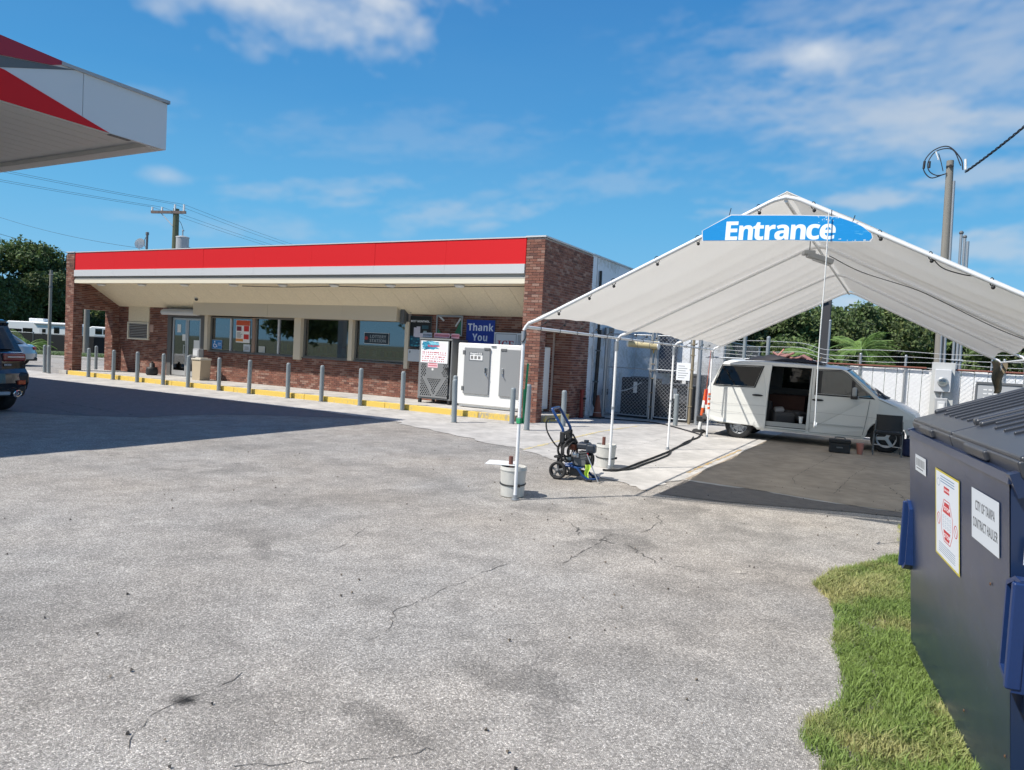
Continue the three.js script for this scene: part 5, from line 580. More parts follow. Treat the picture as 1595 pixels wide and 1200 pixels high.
{
  // boundary fence: white boards behind chain link, barbed wire on top
  const o = thing('boundary_fence', 'chain link fence with white boards and barbed wire behind the van', 'fence', [0, 0, -20]);
  const xs = [-3.78, -3.18, -.95, .05, 2.05, 3.6, 5.2]; for (const x of xs) { const h = x < -3 ? 2.46 : 2.14; part('post', o, x < -3 ? M.bollard : M.galv, mg(bar([x, 0, 0], [x, h, 0], x < -3 ? .05 : .03, 10), sph(x < -3 ? .052 : .032, x, h, 0, 8))); }
  stuff(part('chain_mesh', o, M.greyLight, linkMesh(11, 1.86, .08, .0026).translate(-4.8, .03, .03))); part('top_rail', o, mat(.2, .07, .045, .7), mg(bar([-1.7, 1.87, .03], [.5, 1.87, .03], .022), bar([.95, 1.86, .03], [6.2, 1.86, .03], .022))); part('top_rail', o, M.galv, bar([-4.8, 1.88, .03], [-1.72, 1.88, .03], .02));
  const bm = mat(.97, .97, .97, .5, { map: grainTex }); for (let i = 0; i < 30; i++) { const x = -1.72 + i * .268; part('plank', o, bm, uvm(rb(x, x + .258, .04 + rr(0, .03), 1.83 + rr(-.015, .015), -.06 - rr(0, .012), -.035, .006).translate(i * .37, 0, 0), 1).translate(-i * .37, 0, 0)); }
  for (const y of [1.98, 2.1, 2.22, 2.36]) { const pts = []; for (let x = -4.8; x <= 6.2; x += .5) pts.push([x, y - (x > -2 ? .12 : 0) + .02 * Math.sin(x * 2.2 + y * 9), .02 + .02 * Math.sin(x * 3 + y)]); const g = [tube(pts, .006, 120, 4)]; for (let x = -4.7; x < 6; x += .14) g.push(T(rbox(.035, .005, .005, .001), x, y - (x > -2 ? .12 : 0) + .02 * Math.sin(x * 2.2 + y * 9), .02, 0, x * 9, .7)); part('barbed_wire', o, M.greyLight, mg(g)); }
  const mt = thing('electric_meter', 'round glass electric meter on a grey box on the white fence', 'electric meter', [.85, .72, -19.86]);
  part('backing_board', mt, mat(.5, .51, .5, .7), rb(-.24, .24, -.1, 1.3, -.06, -.02, .008)); part('meter_box', mt, M.greyLight, mg(rb(-.17, .17, .6, 1.14, -.02, .1, .02))); part('meter_ring', mt, M.steel, T(new THREE.TorusGeometry(.1, .014, 8, 26), 0, .84, .11)); part('meter_face', mt, M.white, cyl(.098, .098, .05, 0, .84, .11, 24, Math.PI / 2)); part('meter_glass', mt, M.glass, T(new THREE.SphereGeometry(.096, 20, 10, 0, Math.PI * 2, 0, Math.PI / 2), 0, .84, .136, Math.PI / 2)); part('dial', mt, M.greyDark, bb(-.05, .05, .85, .88, .136, .139)); part('breaker_box', mt, M.grey, rb(-.13, .13, .08, .46, -.02, .1, .02)); part('switch_cover', mt, M.greyLight, rb(-.08, .08, .12, .38, .1, .13, .015)); part('label', mt, M.white, bb(-.05, .05, .2, .32, .13, .134)); part('pipe', mt, M.galv, mg(bar([0, .46, .03], [0, .6, .03], .03), bar([-.02, -.7, .03], [-.02, .08, .03], .028), bar([.22, -.7, .0], [.22, .3, 0], .02)));
  const gp = thing('trailer_panel', 'grey metal trailer panel with row of white dots before the fence', 'panel', [2.3, 0, -19.55]); part('sheet', gp, mat(.4, .41, .42, .5), rb(-.78, 1.2, .25, 1.56, -.03, .03, .01)); part('top_edge', gp, M.greyDark, rb(-.8, 1.22, 1.56, 1.62, -.05, .05, .01)); part('edge', gp, M.greyDark, rb(-.81, -.77, .0, 1.56, -.04, .045, .01)); const dts = []; for (let r = 0; r < 7; r++) for (let k = 0; k < 3; k++) dts.push(rbox(.07, .03, .006, .002, -.62 + k * .1, .9 + r * .09, .033)); part('reflector', gp, M.white, mg(dts)); stuff(gp.children.at(-1)); part('support', gp, M.black, mg(bb(-.7, -.64, .0, .25, -.03, .03), bb(1, 1.06, 0, .25, -.03, .03)));
  // poles
  const lp0 = (p) => p.map(([x, y, z]) => [x * .82 - .02, 6.75 + (y - 6.62) * .72 - .1, z]); const up = thing('utility_pole', 'brown wooden service pole rising behind the tent beside the meter', 'utility pole', [.79, 0, -20.35]); part('pole', up, M.woodGrey, bar([0, 0, 0], [-.13, 6.9, 0], .112, 16, .078)); part('conduit', up, M.galv, mg(bar([.11, .5, .06], [-.02, 6.4, .04], .03, 8), bar([.02, .5, .12], [-.06, 4.3, .09], .022, 8))); part('bolt', up, M.black, mg(cyl(.035, .035, .1, -.12, 6.75, .07, 10, Math.PI / 2), rbox(.16, .05, .05, .01, -.13, 6.75, .05)));
  part('service_loop', up, M.wire, mg(tube(lp0([[.2, 6.62, .05], [.12, 7.0, .05], [-.2, 7.42, .05], [-.55, 7.36, .05], [-.78, 7.05, .05], [-.8, 6.7, .05], [-.6, 6.42, .05], [-.3, 6.5, .05], [-.18, 6.55, .05]]), .014, 60, 6), tube(lp0([[.14, 6.75, .08], [-.1, 7.3, .08], [-.5, 7.3, .08], [-.7, 6.95, .08], [-.66, 6.65, .08], [-.45, 6.48, .08], [-.2, 6.52, .08]]), .013, 50, 6), bar([-.67, 6.92, .05], [-.68, 6.74, .05], .028, 8), bar([-.56, 6.9, .08], [-.56, 6.74, .08], .024, 8), tube(lp0([[-.45, 7.2, .1], [-.38, 6.95, .1], [-.3, 6.6, .1]]), .01, 14, 5))); part('insulator', up, M.white, bar([.18, 6.9, .05], [.2, 6.65, .05], .03, 8)); part('insulator', up, M.white, bar([-.45, 7.12, .1], [-.38, 6.92, .1], .016, 6));
  const tw = []; { const A = V(.99, 6.6, -20.3), B = V(4.2, 8.9, -13.0); for (let k = 0; k < 3; k++) { const p = []; for (let i = 0; i <= 120; i++) { const t = i / 120, q = A.clone().lerp(B, t); q.y -= .9 * 4 * t * (1 - t) * .35; const a = i * .9 + k * 2.094; p.push([q.x + .018 * Math.cos(a), q.y + .018 * Math.sin(a), q.z]); } tw.push(tube(p, .013, 240, 5)); } }
  single('service_cable', M.wire, 'thick twisted black service cable running from the pole out over the lot', 'cable', undefined, tw);
  const cp = thing('conduit_stack', 'three short pale conduit pipes standing together right of the wooden pole', 'pipe', [1.13, 0, -20.35]); for (const [x, h] of [[-.06, 5.15], [.02, 5.05], [.09, 4.95]]) { part('pipe', cp, x ? M.galv : M.woodGrey, bar([x, 0, 0], [x - .06, h, 0], .032, 10)); } part('weatherhead', cp, M.greyDark, mg(sph(.05, -.12, 5.16, 0), sph(.045, -.04, 5.06, 0))); part('band', cp, M.steel, mg(rbox(.26, .04, .1, .01, .0, 2.1, 0), rbox(.26, .04, .1, .01, -.03, 4.2, 0)));
  const dp = thing('dark_post', 'dark square post standing behind the fence above the van', 'post', [-2.3, 0, -25.5]); part('post', dp, mat(.05, .05, .055, .8), rb(-.12, .12, 0, 4.4, -.12, .12, .01)); part('roof_sheet', dp, M.galv, mg(beam([-.2, 4.35, 0], [-1.8, 3.75, 0], .9, .05), beam([0, 4.3, 0], [-.9, 3.6, 0], .06, .06)));
  const pst = thing('thin_post', 'thin grey pole beyond the fence between the palms', 'post', [-2.05, 0, -24]); part('post', pst, M.galv, bar([0, 0, 0], [0, 3.2, 0], .035, 8)); part('cap', pst, M.galv, sph(.04, 0, 3.2, 0));
  const fl = thing('flood_light', 'small flood light on a thin pole beyond the fence at the right', 'lamp fixture', [2.1, 0, -24]); part('pole', fl, M.galv, bar([0, 0, 0], [.1, 3.0, 0], .025, 8)); part('lamp_head', fl, M.white, rbox(.14, .2, .12, .03, .05, 3.05, 0, 0, 0, .3));
  // poles at the left
  const mp = thing('power_pole', 'tall wooden power pole with crossarm and transformer behind the store', 'utility pole', [-33.3, 0, -24.2]);
  part('pole', mp, mat(.13, .14, .08, .9, { map: grainTex }), bar([0, 0, 0], [.02, 8.15, 0], .2, 14, .145)); const ax = (t, y = 7.95) => [t * .879 - .08, y + t * .04, -t * .477 + .18]; part('crossarm', mp, mat(.2, .15, .13, .85), beam(ax(-1.05), ax(.72), .12, .13)); part('brace', mp, M.greyLight, bar(ax(-.55, 7.9), [0, 7.25, .16], .025, 6)); for (const t of [-1, -.5, .16, .62]) part('insulator', mp, M.white, bar(ax(t, 8.02), ax(t, t > 0 ? 8.35 : 8.2), .05, 8)); 
  part('transformer', mp, M.grey, mg(lathe([[0, 0], [.3, 0], [.31, .05], [.31, .95], [.33, .97], [.33, 1.02], [0, 1.1]], 22).translate(.45, 5.7, -.1), cyl(.03, .03, .3, .45, 6.9, -.1, 8), cyl(.06, .05, .06, .47, 7.05, -.1, 8))); part('arrester', mp, M.greyDark, mg(bar([.82, 5.5, -.25], [.82, 6.2, -.25], .04, 8), bar([.2, 6.1, 0], [.3, 6.1, -.05], .04, 6))); part('jumper', mp, M.wire, tube([[.25, 7.6, .05], [.42, 7.4, 0], [.47, 7.1, -.1]], .012, 16, 5));
  const wires = (A, B, n, s) => tube(Array.from({ length: 13 }, (_, i) => { const t = i / 12; return [mix(A[0], B[0], t), mix(A[1], B[1], t) - s * 4 * t * (1 - t), mix(A[2], B[2], t)]; }), .0065, 36, 4);
  const w2 = (p) => [p[0] - 33.3, p[1], p[2] - 24.2]; [-1, -.5, .16, .62].forEach((t, i) => { const A = w2(ax(t, t > 0 ? 8.35 : 8.2)); single('power_line', M.wire, ['front', 'second', 'third', 'rearmost'][i] + ' thin wire from the crossarm running off to the left', 'wire', undefined, wires(A, [A[0] - 13, A[1] + 1.9 + (i > 1 ? .35 : 0), A[2] + 17], 0, .25)); single('power_line', M.wire, ['front', 'second', 'third', 'rearmost'][i] + ' thin wire from the crossarm running down behind the store roof', 'wire', undefined, wires(A, [-48 + i * .7, 9.3, -59.7 - i * .4], 0, .5)); });
  single('service_wire', M.wire, 'wire dropping from the left to the top corner of the store', 'wire', undefined, wires([-27.9, 4.55, -15.9], [-29.6, 6.0, -8.5], 0, .05)); single('service_wire', M.wire, 'wire running from the left to the mast on the store roof', 'wire', undefined, wires([-29.2, 5.35, -19.7], [-52, 9.4, -22], 0, .4));
  const ms = thing('roof_mast', 'small antenna mast with white brackets on the store roof at left', 'antenna', [-26.6, 4.62, -18.0]); part('mast', ms, M.greyDark, mg(bar([.12, 0, 0], [.14, 1.05, 0], .045, 8), tube([[.1, .9, 0], [-.02, .75, 0], [-.02, .55, 0], [.1, .4, 0]], .012, 16, 5), rbox(.1, .12, .1, .02, .14, 1.0, 0), beam([-.3, .3, 0], [.35, .32, 0], .05, .05))); part('antenna', ms, M.white, mg(T(new THREE.SphereGeometry(.3, 16, 8, 0, 6.3, 0, .8), 0, 0, 0).rotateZ(1.2).translate(-.12, .55, 0), bar([-.3, .3, 0], [-.42, .75, .05], .02, 6)));
  const lp = (n, label, x, z, h, r) => { const p = thing('wooden_pole', label, 'utility pole', [x, 0, z]); part('pole', p, M.woodGrey, bar([0, 0, 0], [.05, h, 0], r, 12, r * .8)); part('collar', p, M.greyDark, mg(cyl(r * 1.05, r * 1.05, .12, .04, h * .8, 0, 10), rbox(.5, .08, .08, .01, .05, h - .3, 0))); }; lp('p', 'thin wooden pole beside the street left of the store', -50.9, -27.7, 5.6, .11); lp('p', 'pale wooden pole across the street seen through the end wall arch', -50.9, -30.2, 6, .2);
}

// ================= VEHICLES AT THE LEFT =================
function wheelsFor(o, xs, z, R, rimM, W) { for (const x of xs) for (const s of [1, -1]) { const w = part('wheel', o, M.black, cyl(R * .5, R * .5, W * .5, x, R, s * z, 16, Math.PI / 2)); part('tyre', w, M.rubber, T(lathe([[R * .64, -W / 2], [R * .92, -W / 2], [R, -W * .3], [R, W * .3], [R * .92, W / 2], [R * .64, W / 2]], 30), x, R, s * z, Math.PI / 2)); const sp = [0, 1, 2, 3, 4].map((i) => { const g = rbox(.06, R * .6, .02, .008, 0, R * .32, 0); g.rotateZ(i * 1.2566); return g.translate(x, R, s * (z + W * .42)); }); part('rim', w, rimM, mg(...sp, T(new THREE.TorusGeometry(R * .63, .018, 6, 28), x, R, s * (z + W * .42)))); } }
const arch = (cx, r, cy, n = 10) => Array.from({ length: n + 1 }, (_, i) => { const a = mix(.12, Math.PI - .12, i / n); return [cx + r * Math.cos(a), cy + r * Math.sin(a)]; }).reverse();
{
  // local x: forward (world -x), rear bumper at x = 0
  const o = thing('black_suv', 'black suv seen from behind at the left edge under the fuel canopy', 'car', [-15.1, .004, -7.08], Math.PI + .03); o.scale.y = 1.09;
  const W = 1.88, cut = (g) => { g = strip(g); const p = g.attributes.position; for (let i = 0; i < p.count; i++) { const x = p.getX(i), y = p.getY(i), z = p.getZ(i), k = clamp(z / (W / 2), -1, 1); p.setX(i, x + .2 * k * k * ss(1.2, 0, x) * (x < 2 ? 1 : 0)); p.setZ(i, z - k * (.22 * ss(.95, 1.7, y) + .06 * ss(.5, .2, y) + .06 * ss(.8, 0, x))); } g.computeVertexNormals(); return g; };
  const densify = (pts, s = .14) => { const q = []; pts.forEach((p, i) => { const n = pts[(i + 1) % pts.length], k = Math.max(1, Math.round(Math.hypot(n[0] - p[0], n[1] - p[1]) / s)); for (let j = 0; j < k; j++) q.push([mix(p[0], n[0], j / k), mix(p[1], n[1], j / k)]); }); return q; };
  const slab = (pts, w, b = .05) => { const g = mg(...[-4, -3, -2, -1, 0, 1, 2, 3].map((i) => 0 && i)); return g; };
  const across = (prof, w, nz = 14) => grid(prof.length - 1, nz, (u, v) => { const p = prof[Math.round(u * (prof.length - 1))]; return [p[0], p[1], (v - .5) * w]; });
  const lower = densify([[.02, .42], [-.02, .55], [0, .72], [.1, .8], [.16, 1.08], [.3, 1.14], [3.4, 1.06], [4.5, .92], [4.78, .7], [4.75, .36], [4.25, .3], ...arch(3.75, .4, .37).reverse(), [3.3, .26], [1.4, .26], ...arch(.95, .4, .37).reverse(), [.5, .34]]);
  part('body', o, M.blackGloss, cut(mg(ext(lower, .02).translate(0, 0, W / 2 - .02), ext(lower, .02).translate(0, 0, -W / 2), across(lower.slice(0, 46), W - .01))));
  const up = densify([[.22, 1.12], [.5, 1.56], [.42, 1.62], [.75, 1.68], [2.2, 1.68], [2.9, 1.55], [3.75, 1.07]]);
  part('cabin', o, M.blackGloss, cut(mg(ext(up, .02).translate(0, 0, W / 2 - .03), ext(up, .02).translate(0, 0, -W / 2 + .01), across(up, W - .03))));
  part('rear_window', o, phys(.012, .013, .016, .05), cut(across([[.215, 1.15], [.33, 1.33], [.455, 1.53]], 1.5).translate(-.015, 0, 0))); part('side_window', o, phys(.012, .013, .016, .05), cut(mg(...[1, -1].map((s) => ext(densify([[.75, 1.16], [.95, 1.52], [2.2, 1.58], [2.75, 1.48], [3.3, 1.14]]), .006).translate(0, 0, s * (W / 2 - .005))))));
  part('spoiler', o, M.blackGloss, cut(mg(rb(.3, .7, 1.6, 1.66, -.8, .8, .02))));
  for (const s of [1, -1]) part('tail_lamp', o, phys(.22, .01, .012, .1, { clearcoat: 1 }), cut(mg(rb(-.0, .5, .93, 1.08, s > 0 ? .42 : -.955, s > 0 ? .955 : -.42, .03)).translate(.1, 0, 0)));
  part('lamp_strip', o, M.chrome, cut(mg(rb(.12, .2, 1.08, 1.105, -.9, .9, .01), rb(.1, .17, 1.0, 1.02, .5, .9, .008)).translate(-.02, 0, 0)));
  part('bumper', o, mat(.012, .012, .013, .35), cut(mg(rb(-.07, .3, .5, .74, -.94, .94, .06), rb(-.03, .3, .3, .5, -.9, .9, .05)))); part('reflector', o, phys(.5, .06, .02, .2), cut(mg(rb(-.06, .02, .52, .6, .66, .84, .01), rb(-.06, .02, .52, .6, -.84, -.66, .01)))); part('diffuser', o, M.grey, cut(rb(-.06, .06, .34, .4, -.5, .5, .015)));
  for (const s of [1, -1]) part('exhaust_tip', o, M.chrome, cut(mg(T(new THREE.TorusGeometry(.055, .012, 8, 20).scale(1.7, 1, 1), -.05, .36, s * .68, 0, Math.PI / 2), cyl(.05, .05, .1, .02, .36, s * .68, 16, 0, 0, Math.PI / 2))));
  part('badge', o, mat(1, 1, 1, .3, { map: canvasTex(256, 64, (g, w, h) => { g.fillStyle = '#08080a'; g.fillRect(0, 0, w, h); g.fillStyle = '#c9ccd0'; g.font = 'bold 46px sans-serif'; g.fillText('RX350', 12, 48); }) }), cut(grid(6, 1, (u, v) => [-.0, .84 + v * .06, .42 + u * .3])).translate(.1, 0, 0)); part('number_plate', o, M.white, bb(.06, .09, .86, 1.0, -.16, .16));
  wheelsFor(o, [.95, 3.75], .8, .365, M.greyDark, .24);
  // silver sedan beyond it
  const c = thing('silver_sedan', 'silver blue sedan parked beyond the black suv near the street', 'car', [-33.25, 0, -17.25], Math.PI + .42); const sv = phys(.22, .29, .36, .3, { metalness: .5, clearcoat: 1 });
  const cw = 1.75, cc = (g) => { g = strip(g); const p = g.attributes.position; for (let i = 0; i < p.count; i++) { const x = p.getX(i), y = p.getY(i), z = p.getZ(i), k = clamp(z / (cw / 2), -1, 1); p.setX(i, x + .25 * k * k * ss(1.2, 0, x)); p.setZ(i, z - k * (.24 * ss(.8, 1.4, y) + .08 * ss(.8, 0, x))); } g.computeVertexNormals(); return g; };
  const lo = densify([[.05, .3], [0, .55], [.08, .85], [.3, .93], [1.2, .95], [3.3, .9], [4.3, .75], [4.5, .5], [4.45, .25], [4.1, .22], ...arch(3.6, .36, .31).reverse(), [3.2, .2], [1.25, .2], ...arch(.9, .36, .31).reverse(), [.5, .25]]);
  part('body', c, sv, cc(mg(ext(lo, .02).translate(0, 0, cw / 2 - .02), ext(lo, .02).translate(0, 0, -cw / 2), across(lo.slice(0, 42), cw - .01)))); const u2 = densify([[.6, .93], [1.3, 1.36], [2.3, 1.4], [3.35, .9]]); part('cabin', c, sv, cc(mg(ext(u2, .02).translate(0, 0, cw / 2 - .04), ext(u2, .02).translate(0, 0, -cw / 2 + .02), across(u2, cw - .05)))); part('window', c, phys(.02, .025, .03, .05), cc(mg(across([[.62, .97], [1.24, 1.33]], 1.35).translate(-.015, .01, 0), ...[1, -1].map((s) => ext(densify([[.95, .97], [1.4, 1.3], [2.25, 1.33], [2.95, .96]]), .006).translate(0, 0, s * (cw / 2 - .015)))))); for (const s of [1, -1]) part('tail_lamp', c, mat(.3, .02, .02, .3), cc(rb(.0, .3, .7, .84, s > 0 ? .5 : -.86, s > 0 ? .86 : -.5, .02))); part('bumper', c, sv, cc(rb(-.04, .3, .36, .6, -.86, .86, .05))); part('bumper_trim', c, M.black, cc(rb(-.05, .2, .22, .36, -.84, .84, .03))); wheelsFor(c, [.9, 3.6], .76, .31, M.grey, .2);
}
{
  // across the street
  const f = thing('mesh_fence', 'low black screened fence across the street before the motorhomes', 'fence', [-53, 0, -29.4]); const A = V(-66, 0, -22.4), B = V(-34, 0, -39.8), d = B.clone().sub(A), n = 14; const off = (t) => { const p = A.clone().addScaledVector(d, t); return [p.x + 53, 0, p.z + 29.4]; };
  for (let i = 0; i < n; i++) { const a = off(i / n), b = off((i + 1) / n); part('screen_panel', f, mat(.014, .015, .017, .9), beam([a[0], .66, a[2]], [b[0], .66, b[2]], .03, 1.16)); part('post', f, M.greyDark, bar([a[0], 0, a[2]], [a[0], 1.35, a[2]], .04, 8)); } part('top_rail', f, M.grey, bar([off(0)[0], 1.29, off(0)[2]], [off(1)[0], 1.29, off(1)[2]], .025, 6));
  const rv = (name, label, x, z, turn, L, H, fn) => { const o = thing(name, label, name === 'white_truck' ? 'truck' : 'motorhome', [x, 0, z], turn); fn(o, L, H); return o; };
  rv('motorhome', 'white motorhome with roof air conditioner and awning behind the black fence', -60.1, -32.3, .5, 6, 2.5, (o) => {
    part('body', o, M.white, mg(ext([[-3.2, .5], [3.4, .5], [3.4, 2.3], [3.1, 2.55], [-2.6, 2.5], [-3.3, 1.9], [-3.3, 1.2]], 2.4, [], .06).translate(0, 0, -1.2))); part('roof_unit', o, M.white, mg(rb(-1.2, .2, 2.52, 2.85, -.4, .4, .06), rb(2.3, 2.9, 2.55, 2.75, -.4, .4, .05))); part('awning', o, M.grey, mg(rb(-.1, 3.3, 2.3, 2.42, 1.2, 1.32, .03))); part('window', o, M.tint, mg(bb(1.7, 2.2, 1.5, 2.1, 1.2, 1.215), bb(.6, .95, 1.1, 1.9, 1.2, 1.215), bb(-3.0, -1.3, 1.3, 1.8, 1.2, 1.215), bb(-1.2, -.3, 1.4, 1.9, 1.2, 1.215))); part('stripe', o, M.greyDark, mg(ext([[.6, 1.15], [1.8, 1.35], [3.4, 1.1], [3.4, 1.2], [1.8, 1.42], [.6, 1.2]], .01).translate(0, 0, 1.2), bb(-3.3, -1.2, 1.1, 1.22, 1.2, 1.21))); part('door', o, mat(.6, .6, .6, .5), bb(.35, 1.05, .7, 2.1, 1.2, 1.212)); wheelsFor(o, [-2.2, 2], .95, .38, M.grey, .24); o.scale.setScalar(.84); });
  rv('white_truck', 'white truck cab seen through the arch behind the black fence', -65.2, -40.6, .6, 3, 2.2, (o) => { part('cab', o, M.white, mg(ext([[-1.2, .6], [1.6, .6], [1.6, 1.2], [1.0, 1.35], [.7, 2.0], [-.9, 2.05], [-1.2, 1.9]], 1.9, [], .06).translate(0, 0, -.95))); part('window', o, M.tint, mg(bb(-.6, .0, 1.35, 1.85, .95, .965), bb(.1, .55, 1.35, 1.8, .95, .965))); part('windscreen', o, M.tint, beam([1.0, 1.4, 0], [.75, 1.95, 0], 1.6, .03)); wheelsFor(o, [-.8, 1.1], .85, .4, M.grey, .25); part('bonnet_vent', o, M.black, bb(1.6, 1.62, .75, 1.1, -.7, .7)); });
  const lu = thing('timber_pile', 'tan pile of timber behind the fence seen through the arch', 'timber pile', [-69, 0, -41], .55); for (let r = 0; r < 6; r++) for (let k = 0; k < 2; k++) part('plank', lu, [M.beige, mat(.35, .24, .15, .9), mat(.28, .2, .14, .9)][(r + k) % 3], rbox(2.1, .22, .8, .02, -1.1 + k * 2.2 + rr(-.1, .1), .6 + r * .24, rr(-.1, .1)));
}

// ================= VEGETATION =================
const leafGeo = (n, s, spread, seedv) => { seed = seedv; const p = [], nn = [], ix = []; for (let i = 0; i < n; i++) { const c = V(rr(-1, 1), rr(-1, 1), rr(-1, 1)).multiplyScalar(spread), a = V(rr(-1, 1), rr(-1, 1), rr(-1, 1)).normalize(), b = V(rr(-1, 1), rr(-1, 1), rr(-1, 1)).cross(a).normalize(), k = s * rr(.6, 1.2), q = [c.clone().addScaledVector(a, -k), c.clone().addScaledVector(b, k * .45), c.clone().addScaledVector(a, k), c.clone().addScaledVector(b, -k * .45)], nm = a.clone().cross(b), o = p.length / 3; for (const v of q) { p.push(v.x, v.y, v.z); nn.push(-nm.x, -nm.y, -nm.z); } ix.push(o, o + 1, o + 2, o, o + 2, o + 3); } const g = new THREE.BufferGeometry(); g.setAttribute('position', new THREE.Float32BufferAttribute(p, 3)); g.setAttribute('normal', new THREE.Float32BufferAttribute(nn, 3)); g.setIndex(ix); return g; };
const LG = [leafGeo(9, .16, .26, 11), leafGeo(9, .13, .24, 12)];
const leafMat = new THREE.MeshPhysicalMaterial({ color: 0xffffff, roughness: .85, transmission: .3, thickness: 0, side: THREE.DoubleSide });
function tree(label, x, z, H, R, base, opt = {}) {
  seed = Math.round((x * 31 + z * 17) * 10) | 0; const o = thing(opt.name ?? 'broadleaf_tree', label, 'tree', [x, 0, z]); const th = H - R * (opt.flat ?? 1.15), limbs = [bar([0, 0, 0], [.1, th, 0], .2 * R / 3, 10, .12 * R / 3)], blobs = [];
  for (let i = 0; i < (opt.blobs ?? 22); i++) { const a = rnd() * 6.283, e = rr(-.55, 1), rad = R * rr(.45, .82), c = V(Math.cos(a) * Math.sqrt(1 - Math.max(0, e) ** 2 * .8) * rad, th + R * .25 + e * R * .75, Math.sin(a) * Math.sqrt(1 - Math.max(0, e) ** 2 * .8) * rad); blobs.push([c, R * rr(.22, .42), rr(.7, 1.25)]); limbs.push(bar([.05, th * rr(.55, .95), 0], [c.x * .85, c.y - R * .1, c.z * .85], .05 * R / 3, 5, .015)); }
  part('trunk', o, mat(.1, .075, .055, .95), mg(limbs));
  const N = opt.n ?? 3600, m = new THREE.InstancedMesh(LG[0], leafMat, N), M4 = new THREE.Matrix4(), q = new THREE.Quaternion(), col = new THREE.Color(), sc = opt.s ?? 1;
  for (let i = 0; i < N; i++) { const [c, r, t] = blobs[Math.floor(rnd() * blobs.length)], d = V(rr(-1, 1), rr(-1, 1), rr(-1, 1)).normalize(), rad = r * Math.pow(rnd(), .38) * (.85 + .4 * vn(d.x * 3 + 9, d.y * 3 + d.z * 2, 3)); q.setFromEuler(new THREE.Euler(rnd() * 6, rnd() * 6, rnd() * 6)); const s = sc * rr(.7, 1.3); M4.compose(c.clone().addScaledVector(V(d.x, d.y * .8, d.z), rad), q, V(s, s, s)); m.setMatrixAt(i, M4); const k = t * rr(.7, 1.3), yl = rnd() < .12 ? 1.5 : 1; col.setRGB(base[0] * k * yl, base[1] * k * (yl > 1 ? 1.2 : 1), base[2] * k); m.setColorAt(i, col); }
  m.name = 'crown'; stuff(m); m.castShadow = m.receiveShadow = true; o.add(m); return o;
}
